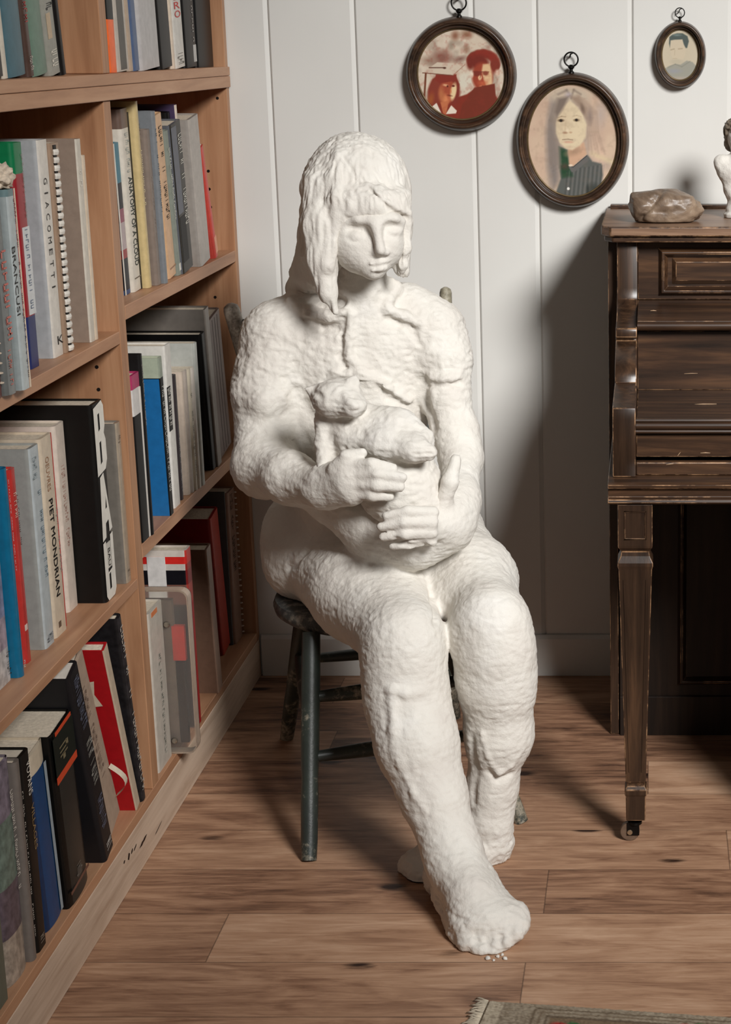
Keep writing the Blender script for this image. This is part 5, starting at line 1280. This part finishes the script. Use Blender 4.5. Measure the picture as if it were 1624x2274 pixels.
# neck and head
f.C((803, 700, 3.30, 72), (806, 600, 3.275, 52), .03)
f.E(795, 450, 3.275, 92, 125, 100, .02)
f.E(816, 512, 3.226, 76, 84, 80, .02)
f.C((802, 540, 3.207, 54), (830, 594, 3.176, 27), .03)     # jaw and chin
f.E(792, 548, 3.197, 46, 42, 44, .03)            # cheeks
f.E(866, 540, 3.195, 30, 44, 42, .03)
f.chain([(762, 500, 3.190, 14), (800, 496, 3.172, 15), (835, 494, 3.168, 13), (870, 490, 3.175, 13), (888, 492, 3.19, 11)], .02)   # brow
# right arm (left in the picture)
f.chain([(612, 748, 3.30, 76), (600, 850, 3.28, 76), (588, 900, 3.27, 62), (592, 965, 3.25, 62), (590, 1035, 3.21, 70)], .025)
f.C((590, 1035, 3.21, 70), (645, 1062, 3.12, 56), .02)
f.C((645, 1062, 3.12, 56), (718, 1082, 3.045, 46), .02)
# left arm
f.chain([(958, 738, 3.32, 70), (985, 800, 3.30, 56), (992, 880, 3.28, 48), (1012, 960, 3.26, 48), (1024, 1015, 3.23, 46)], .025)
f.C((1024, 1015, 3.23, 46), (1020, 1110, 3.12, 44), .02)
f.C((1020, 1110, 3.12, 44), (985, 1160, 3.05, 40), .02)
# legs
f.chain([(860, 1250, 3.24, 70), (885, 1310, 3.12, 80), (900, 1400, 2.985, 74)], .03)
f.C((1000, 1230, 3.25, 62), (1035, 1320, 3.10, 72), .03)
f.chain([(705, 1230, 3.33, 98), (800, 1318, 3.14, 104), (893, 1425, 2.955, 80)], .03)
f.chain([(893, 1425, 2.955, 82), (898, 1485, 2.945, 84), (904, 1560, 2.935, 86), (925, 1650, 2.90, 87), (962, 1765, 2.865, 70), (998, 1870, 2.825, 60)], .03)
f.E(900, 1425, 2.93, 52, 60, 52, .04)
f.chain([(985, 1195, 3.35, 88), (1050, 1290, 3.16, 94), (1092, 1385, 2.985, 78)], .03)
f.chain([(1092, 1385, 2.985, 79), (1102, 1450, 2.980, 80), (1106, 1520, 2.985, 78), (1108, 1630, 2.995, 70), (1094, 1745, 3.0, 51), (1086, 1820, 2.995, 48)], .03)
# right foot
f.chain([(998, 1870, 2.825, 60), (1012, 1920, 2.80, 58), (1045, 1990, 2.735, 56)], .025)
f.cone(W(1020, 1925, 2.83), W(985, 1948, 2.86) , .040, .036, .02)
f.E(1080, 2050, 2.700, 78, 52, 60, .03)
for px, py, y, r in [(1040, 2092, 2.665, 22), (1068, 2106, 2.655, 21), (1096, 2104, 2.655, 20), (1122, 2092, 2.66, 20), (1146, 2072, 2.672, 19)]:
    a = W(px, py, y); f.cone(a + np.array([0, .045, .012]), a, R(r + 4, a), R(r, a), .010)
f.onsurf([(1052, 2075, 4), (1060, 2100, 5)], 4, .006, 'cut', 0); f.onsurf([(1082, 2080, 4), (1086, 2106, 5)], 4, .006, 'cut', 0); f.onsurf([(1110, 2078, 4), (1112, 2100, 4)], 4, .006, 'cut', 0); f.onsurf([(1134, 2066, 3), (1138, 2086, 4)], 4, .006, 'cut', 0)
f.C((985, 1990, 2.80, 24), (1030, 2085, 2.70, 20), .03); f.C((1075, 1960, 2.79, 30), (1140, 2050, 2.70, 22), .03)
# left foot tucked behind, toes to the left
f.chain([(1086, 1820, 2.995, 48), (1088, 1868, 3.0, 44), (1040, 1890, 2.985, 44), (970, 1905, 2.965, 42), (922, 1915, 2.955, 28)], .02)
f.C((1092, 1880, 3.005, 32), (1075, 1890, 2.99, 36), .02); f.C((1000, 1945, 2.93, 36), (935, 1958, 2.92, 26), .02); f.C((930, 1935, 2.935, 26), (905, 1925, 2.95, 20), .015)
# mass of shirt and lap under the arms
f.chain([(740, 1110, 3.14, 60), (830, 1145, 3.11, 76), (930, 1165, 3.07, 72), (1000, 1150, 3.08, 52)], .035)
f.chain([(850, 1195, 3.10, 48), (928, 1215, 3.06, 34), (1000, 1180, 3.07, 40)], .03)
# sleeve hems
f.chain([(545, 868, 3.25, 24), (590, 892, 3.220, 24), (640, 872, 3.23, 18)], .025)
f.onsurf([(958, 838, 8), (988, 843, 9), (1018, 836, 8)], 8, .012, 'add', .001)
f.onsurf([(956, 854, 5), (988, 858, 5), (1020, 850, 5)], 5, .010, 'cut', 0)
# right hand over the cat: palm and fingers pointing right
hp = f.surf(745, 1075)
f.C((718, 1082, 3.045, 44), (775, 1070, 2.995, 40), .018); f.C((722, 1060, 3.03, 30), (775, 1045, 2.99, 26), .018); f.C((735, 1095, 3.03, 30), (785, 1100, 2.99, 24), .018)
fing = [[(775, 1036, 2.985, 15), (825, 1030, 2.970, 13), (872, 1040, 2.975, 11)], [(780, 1056, 2.980, 15), (838, 1053, 2.962, 13), (893, 1060, 2.965, 11)], [(780, 1077, 2.978, 15), (838, 1078, 2.960, 13), (888, 1082, 2.963, 11)], [(778, 1098, 2.984, 14), (826, 1101, 2.966, 12), (866, 1103, 2.970, 10)]]
for g_ in fing: f.chain(g_, .007)
f.chain([(745, 1040, 2.99, 16), (770, 1015, 2.985, 13), (805, 1006, 2.99, 11)], .008)
# left hand cupped under the cat, fingers pointing left
f.C((990, 1155, 3.05, 42), (945, 1172, 3.00, 36), .02)
for g_ in [[(962, 1138, 2.985, 15), (905, 1136, 2.962, 12), (858, 1146, 2.960, 10)], [(960, 1160, 2.978, 15), (898, 1161, 2.957, 12), (846, 1170, 2.960, 10)], [(958, 1182, 2.978, 15), (898, 1186, 2.958, 12), (850, 1193, 2.963, 10)], [(958, 1202, 2.985, 14), (910, 1208, 2.970, 11), (872, 1213, 2.975, 9)]]: f.chain(g_, .006)
f.chain([(985, 1115, 3.03, 20), (1000, 1070, 3.03, 17), (1012, 1022, 3.05, 13)], .012)
# face
f.onsurf([(780, 513, 16), (806, 515, 15)], 15, .012, 'cut', .001)
f.onsurf([(866, 506, 13), (886, 507, 9)], 11, .010, 'cut', .001)
f.onsurf([(775, 521, 9), (790, 526, 12), (803, 525, 9)], 9, .006, 'add', .0035)
f.onsurf([(864, 514, 7), (876, 516, 9), (887, 513, 6)], 7, .006, 'add', .0035)
f.onsurf([(770, 531, 1.5), (789, 538, 2.2), (808, 534, 1.5)], 1.6, .003, 'cut', 0)
f.onsurf([(862, 521, 1.3), (877, 525, 2.0), (889, 519, 1.3)], 1.5, .003, 'cut', 0)
nb_, nt_ = f.surf(834, 503), f.surf(846, 560)
f.cone(nb_ + np.array([.0, .003, .0]), nt_ + np.array([.001, -.011, .004]), .0058, .0085, .010)
f.cone(nt_ + np.array([-.0085, -.002, -.001]), nt_ + np.array([.0100, -.002, -.001]), .0052, .0050, .006)
f.onsurf([(824, 586, 4), (844, 583, 6), (862, 580, 4)], 4, .005, 'add', -.0012)
f.onsurf([(830, 600, 5), (845, 598, 7), (857, 594, 5)], 5, .005, 'add', -.0012)
f.onsurf([(818, 594, 2.2), (843, 591.5, 3.2), (864, 586, 2.2)], 2, .003, 'cut', -.001)
f.onsurf([(836, 608, 4), (850, 606, 3)], 4, .008, 'cut', 0)
# shirt: collar, placket, folds
f.onsurf([(648, 668, 12), (690, 695, 15), (735, 706, 15), (770, 690, 11)], 13, .010, 'add', -.003)
f.onsurf([(682, 716, 8), (712, 727, 10), (748, 728, 8)], 9, .006, 'cut', -.002)
f.onsurf([(700, 640, 10), (735, 655, 10), (760, 670, 8)], 9, .010, 'cut', 0)
f.onsurf([(770, 690, 6), (762, 740, 7), (757, 790, 8), (768, 815, 7), (800, 828, 6)], 6, .005, 'cut', -.002)
f.onsurf([(780, 700, 8), (776, 750, 9), (774, 795, 10), (792, 814, 8)], 8, .010, 'add', .000)
f.onsurf([(868, 628, 13), (880, 640, 14), (862, 668, 11), (862, 690, 11), (900, 703, 12), (930, 720, 9)], 12, .008, 'add', -.002)
f.onsurf([(860, 708, 7), (885, 718, 7), (912, 728, 6), (922, 750, 6), (936, 772, 5), (915, 790, 4)], 5, .005, 'cut', -.001)
f.onsurf([(745, 828, 8), (800, 832, 10), (850, 858, 11), (905, 890, 9)], 9, .012, 'add', -.001)
f.onsurf([(830, 852, 6), (862, 882, 7), (905, 905, 5)], 6, .010, 'cut', 0)
f.onsurf([(640, 850, 8), (662, 880, 10), (690, 930, 10)], 8, .02, 'cut', 0)
f.onsurf([(940, 850, 8), (945, 900, 10), (962, 950, 8)], 8, .015, 'cut', 0)
# creases at hips and between the thighs
f.onsurf([(690, 1215, 6), (660, 1250, 7), (640, 1262, 5)], 6, .010, 'cut', 0)
f.onsurf([(950, 1270, 5), (960, 1320, 6), (966, 1385, 5)], 5, .008, 'cut', 0)
f.onsurf([(876, 1195, 4), (900, 1212, 6), (940, 1214, 6), (975, 1208, 4)], 5, .006, 'cut', 0)
f.onsurf([(905, 1030, 5), (930, 1046, 6), (955, 1050, 5)], 6, .006, 'add', .002)
# shins and folds of plaster
f.onsurf([(868, 1530, 3), (875, 1620, 4), (890, 1700, 3)], 4, .014, 'add', .002)
f.onsurf([(1070, 1630, 2.5), (1084, 1680, 4), (1108, 1718, 4.5)], 4, .007, 'add', .001)
f.onsurf([(1108, 1718, 4), (1136, 1700, 3.5), (1162, 1664, 2.5)], 4, .007, 'add', .0015)
f.onsurf([(1086, 1712, 4), (1108, 1732, 5), (1136, 1718, 4)], 4, .008, 'cut', .001)
f.onsurf([(900, 1722, 3), (920, 1765, 4), (945, 1800, 3)], 4, .010, 'add', .002)
f.onsurf([(868, 1532, 4), (900, 1540, 5), (935, 1536, 3)], 4, .012, 'add', .002)
f.onsurf([(1048, 1640, 4), (1055, 1700, 5), (1050, 1780, 4)], 5, .012, 'cut', 0)
ZF = .0015
lay = [(.0020, (12, 12, 12), 1, False), (.0007, (40, 40, 34), 2, False), (.0007, (90, 90, 90), 3, False), (.0010, (55, 55, 150), 4, True), (.0007, (230, 230, 230), 5, False)]
def body_mask(V):
    # the face and hands were smoothed by the sculptor, the shirt was left rough
    fc = np.exp(-(((V[:, 0] + .475) / .075) ** 2 + ((V[:, 1] - 3.13) / .08) ** 2 + ((V[:, 2] - 1.07) / .075) ** 2))
    hd = np.exp(-(((V[:, 0] + .44) / .14) ** 2 + ((V[:, 1] - 2.97) / .06) ** 2 + ((V[:, 2] - .66) / .09) ** 2))
    tors = np.clip((V[:, 2] - .72) * 8, 0, 1) * np.clip((.98 - V[:, 2]) * 8, 0, 1)
    low = 1 + 1.3 * np.clip((.07 - V[:, 2]) * 22, 0, 1)                # crumbly feet
    return low * (1 - .85 * fc) * (1 - .6 * np.clip(hd, 0, 1)) * (.8 + .9 * tors)
sculpt('figure', f, .003, statue, M_PL, lay, ZF, 1, body_mask, True)

# hair
h = Field()
h.E(793, 425, 3.275, 120, 128, 118, .02)
h.E(792, 500, 3.300, 112, 120, 90, .03)
h.chain([(716, 420, 3.220, 44), (713, 500, 3.195, 39), (716, 570, 3.185, 30), (721, 615, 3.18, 20), (729, 650, 3.17, 12), (745, 692, 3.165, 8)], .025)
h.chain([(700, 480, 3.25, 30), (698, 560, 3.25, 26), (706, 620, 3.25, 20)], .02)
h.chain([(690, 520, 3.28, 24), (700, 600, 3.30, 42), (676, 640, 3.34, 40)], .03)
h.chain([(888, 440, 3.225, 26), (900, 490, 3.210, 14), (901, 550, 3.205, 11), (894, 590, 3.205, 8), (891, 614, 3.21, 4)], .012)
h.chain([(900, 500, 3.28, 14), (894, 600, 3.29, 16)], .02)
h.chain([(752, 452, 3.200, 30), (790, 456, 3.190, 34), (835, 456, 3.188, 34), (876, 452, 3.20, 28)], .02)    # fringe
# opening for the face
h.E(816, 572, 3.135, 74, 78, 60, .006, 'cut'); h.E(822, 650, 3.15, 78, 70, 70, .01, 'cut')
h.C((775, 518, 3.115, 27), (866, 512, 3.115, 25), .006, 'cut')
# fringe and the heavy locks
h.onsurf([(752, 345, 6), (742, 390, 9), (744, 440, 10), (750, 485, 9), (738, 540, 8), (728, 590, 7)], 9, .016, 'add', .001)
h.onsurf([(752, 350, 2), (735, 400, 3), (732, 450, 3)], 3, .006, 'cut', 0)
h.onsurf([(760, 345, 2), (782, 375, 3), (789, 402, 2)], 3, .005, 'cut', 0)
h.onsurf([(818, 412, 3), (838, 430, 4), (860, 452, 5), (885, 466, 6), (908, 474, 6)], 5, .008, 'add', .002)
h.onsurf([(818, 416, 2), (845, 444, 3), (862, 462, 4), (886, 476, 5), (900, 484, 4)], 4, .005, 'cut', 0)
sculpt('hair', h, .0025, statue, M_PL, [(.0016, (60, 60, 12), 11, False), (.0016, (150, 150, 22), 12, True), (.0010, (50, 50, 45), 13, False), (.0012, (170, 170, 60), 14, False)], None, 1)

# cat
c = Field()
c.E(750, 886, 3.045, 58, 45, 56, .02)                      # skull
c.E(787, 902, 3.015, 28, 24, 30, .016)                      # muzzle
c.chain([(745, 930, 3.09, 44), (775, 968, 3.09, 60), (830, 1000, 3.085, 72), (890, 1080, 3.06, 84), (930, 1130, 3.05, 70)], .03)
c.chain([(716, 925, 3.055, 16), (716, 985, 3.045, 15), (722, 1035, 3.03, 20)], .012)      # near foreleg
c.chain([(812, 945, 3.075, 44), (880, 957, 3.048, 44), (935, 980, 3.030, 32)], .03)      # shoulder and flank
c.chain([(775, 978, 3.035, 20), (850, 986, 3.008, 21), (920, 999, 2.990, 19), (956, 1006, 2.983, 15)], .03)   # foreleg stretched over the arm
c.C((676, 863, 3.045, 3), (704, 872, 3.05, 14), .005, fy=.6); c.C((704, 872, 3.05, 14), (726, 882, 3.045, 17), .010, fy=.8)
c.C((790, 836, 3.045, 3), (783, 854, 3.04, 13), .005, fy=.6); c.C((783, 854, 3.04, 13), (772, 872, 3.035, 16), .010, fy=.8)   # ears
c.onsurf([(696, 872, 3), (712, 880, 6)], 5, .006, 'cut', -.001); c.onsurf([(788, 846, 3), (782, 858, 5)], 5, .006, 'cut', -.001)
c.onsurf([(732, 893, 5), (746, 896, 5)], 4, .006, 'cut', -.001); c.onsurf([(776, 884, 4), (788, 881, 4)], 4, .006, 'cut', -.001)       # closed eyes
c.onsurf([(764, 880, 5), (778, 893, 5), (790, 902, 5)], 5, .008, 'add', .001)   # nose ridge
c.onsurf([(776, 914, 2), (790, 914, 2.4), (803, 908, 2)], 2, .003, 'cut', -.0005)
c.onsurf([(716, 926, 4), (750, 932, 5), (785, 928, 5), (812, 914, 4)], 5, .008, 'cut', 0)
c.onsurf([(944, 1000, 2), (962, 998, 2.5)], 2, .004, 'cut', 0); c.onsurf([(944, 1009, 2), (962, 1009, 2.5)], 2, .004, 'cut', 0)
sculpt('cat', c, .0025, statue, M_PL, [(.0012, (30, 30, 30), 21, False), (.0012, (60, 60, 130), 22, True), (.0010, (150, 150, 150), 23, False)], None, 1)

# crumbs fallen from the toes
for k, (px, py, r) in enumerate([(1084, 2131, .0042), (1122, 2131, .0038), (1106, 2126, .0030), (1116, 2122, .0026), (1097, 2134, .0022)]):
    p = at(px, py, z=0)
    o = lump('plaster_crumb', (p.x, p.y, 0.0001), (r, r, r * .8), M_PL, None, None, 20 + k, .35, 1.6, sub=2)
    tag(o, 'tiny white plaster crumb on the floor in front of the toes', 'crumb', 'plaster crumbs by the toes')
# small bust at the right end of the desk top
bs = empty('bust', (.176, 3.735, ZT1), 'small white portrait bust at the right end of the desk top', 'bust')
q = Field(); bx, by, z0 = .176, 3.735, ZT1
q.cone((bx, by, z0 + .008), (bx, by, z0 + .012), .030, .026, .004); q.cone((bx, by, z0 + .012), (bx, by, z0 + .05), .012, .018, .012)
q.ell((bx, by, z0 + .092), (.042, .028, .030), .012); q.cone((bx - .038, by, z0 + .114), (bx + .038, by, z0 + .114), .009, .009, .014); q.cone((bx - .036, by, z0 + .106), (bx, by, z0 + .055), .012, .014, .014); q.cone((bx + .036, by, z0 + .106), (bx, by, z0 + .055), .012, .014, .014)
q.cone((bx - .012, by, z0 + .055), (bx + .012, by, z0 + .055), .016, .016, .02)
q.cone((bx, by, z0 + .105), (bx, by - .004, z0 + .135), .019, .016, .008); q.ell((bx, by - .006, z0 + .160), (.024, .028, .032), .006); q.cone((bx, by - .034, z0 + .162), (bx, by - .036, z0 + .152), .003, .005, .004)
sculpt('torso', q, .0016, bs, M_PL, [(.0008, (120, 120, 120), 31, False)], ZT1 + .0006, 1)
q = Field(); q.ell((bx, by + .004, z0 + .172), (.031, .031, .027), .006); q.ell((bx, by + .012, z0 + .150), (.030, .024, .024), .008); q.ell((bx, by - .034, z0 + .150), (.02, .02, .026), .005, 'cut')
sculpt('hair', q, .0016, bs, plain((120, 108, 94), .5, .2, .4, 60), [(.0035, (110, 110, 110), 32, True), (.0014, (240, 240, 240), 33, False)], None, 1)
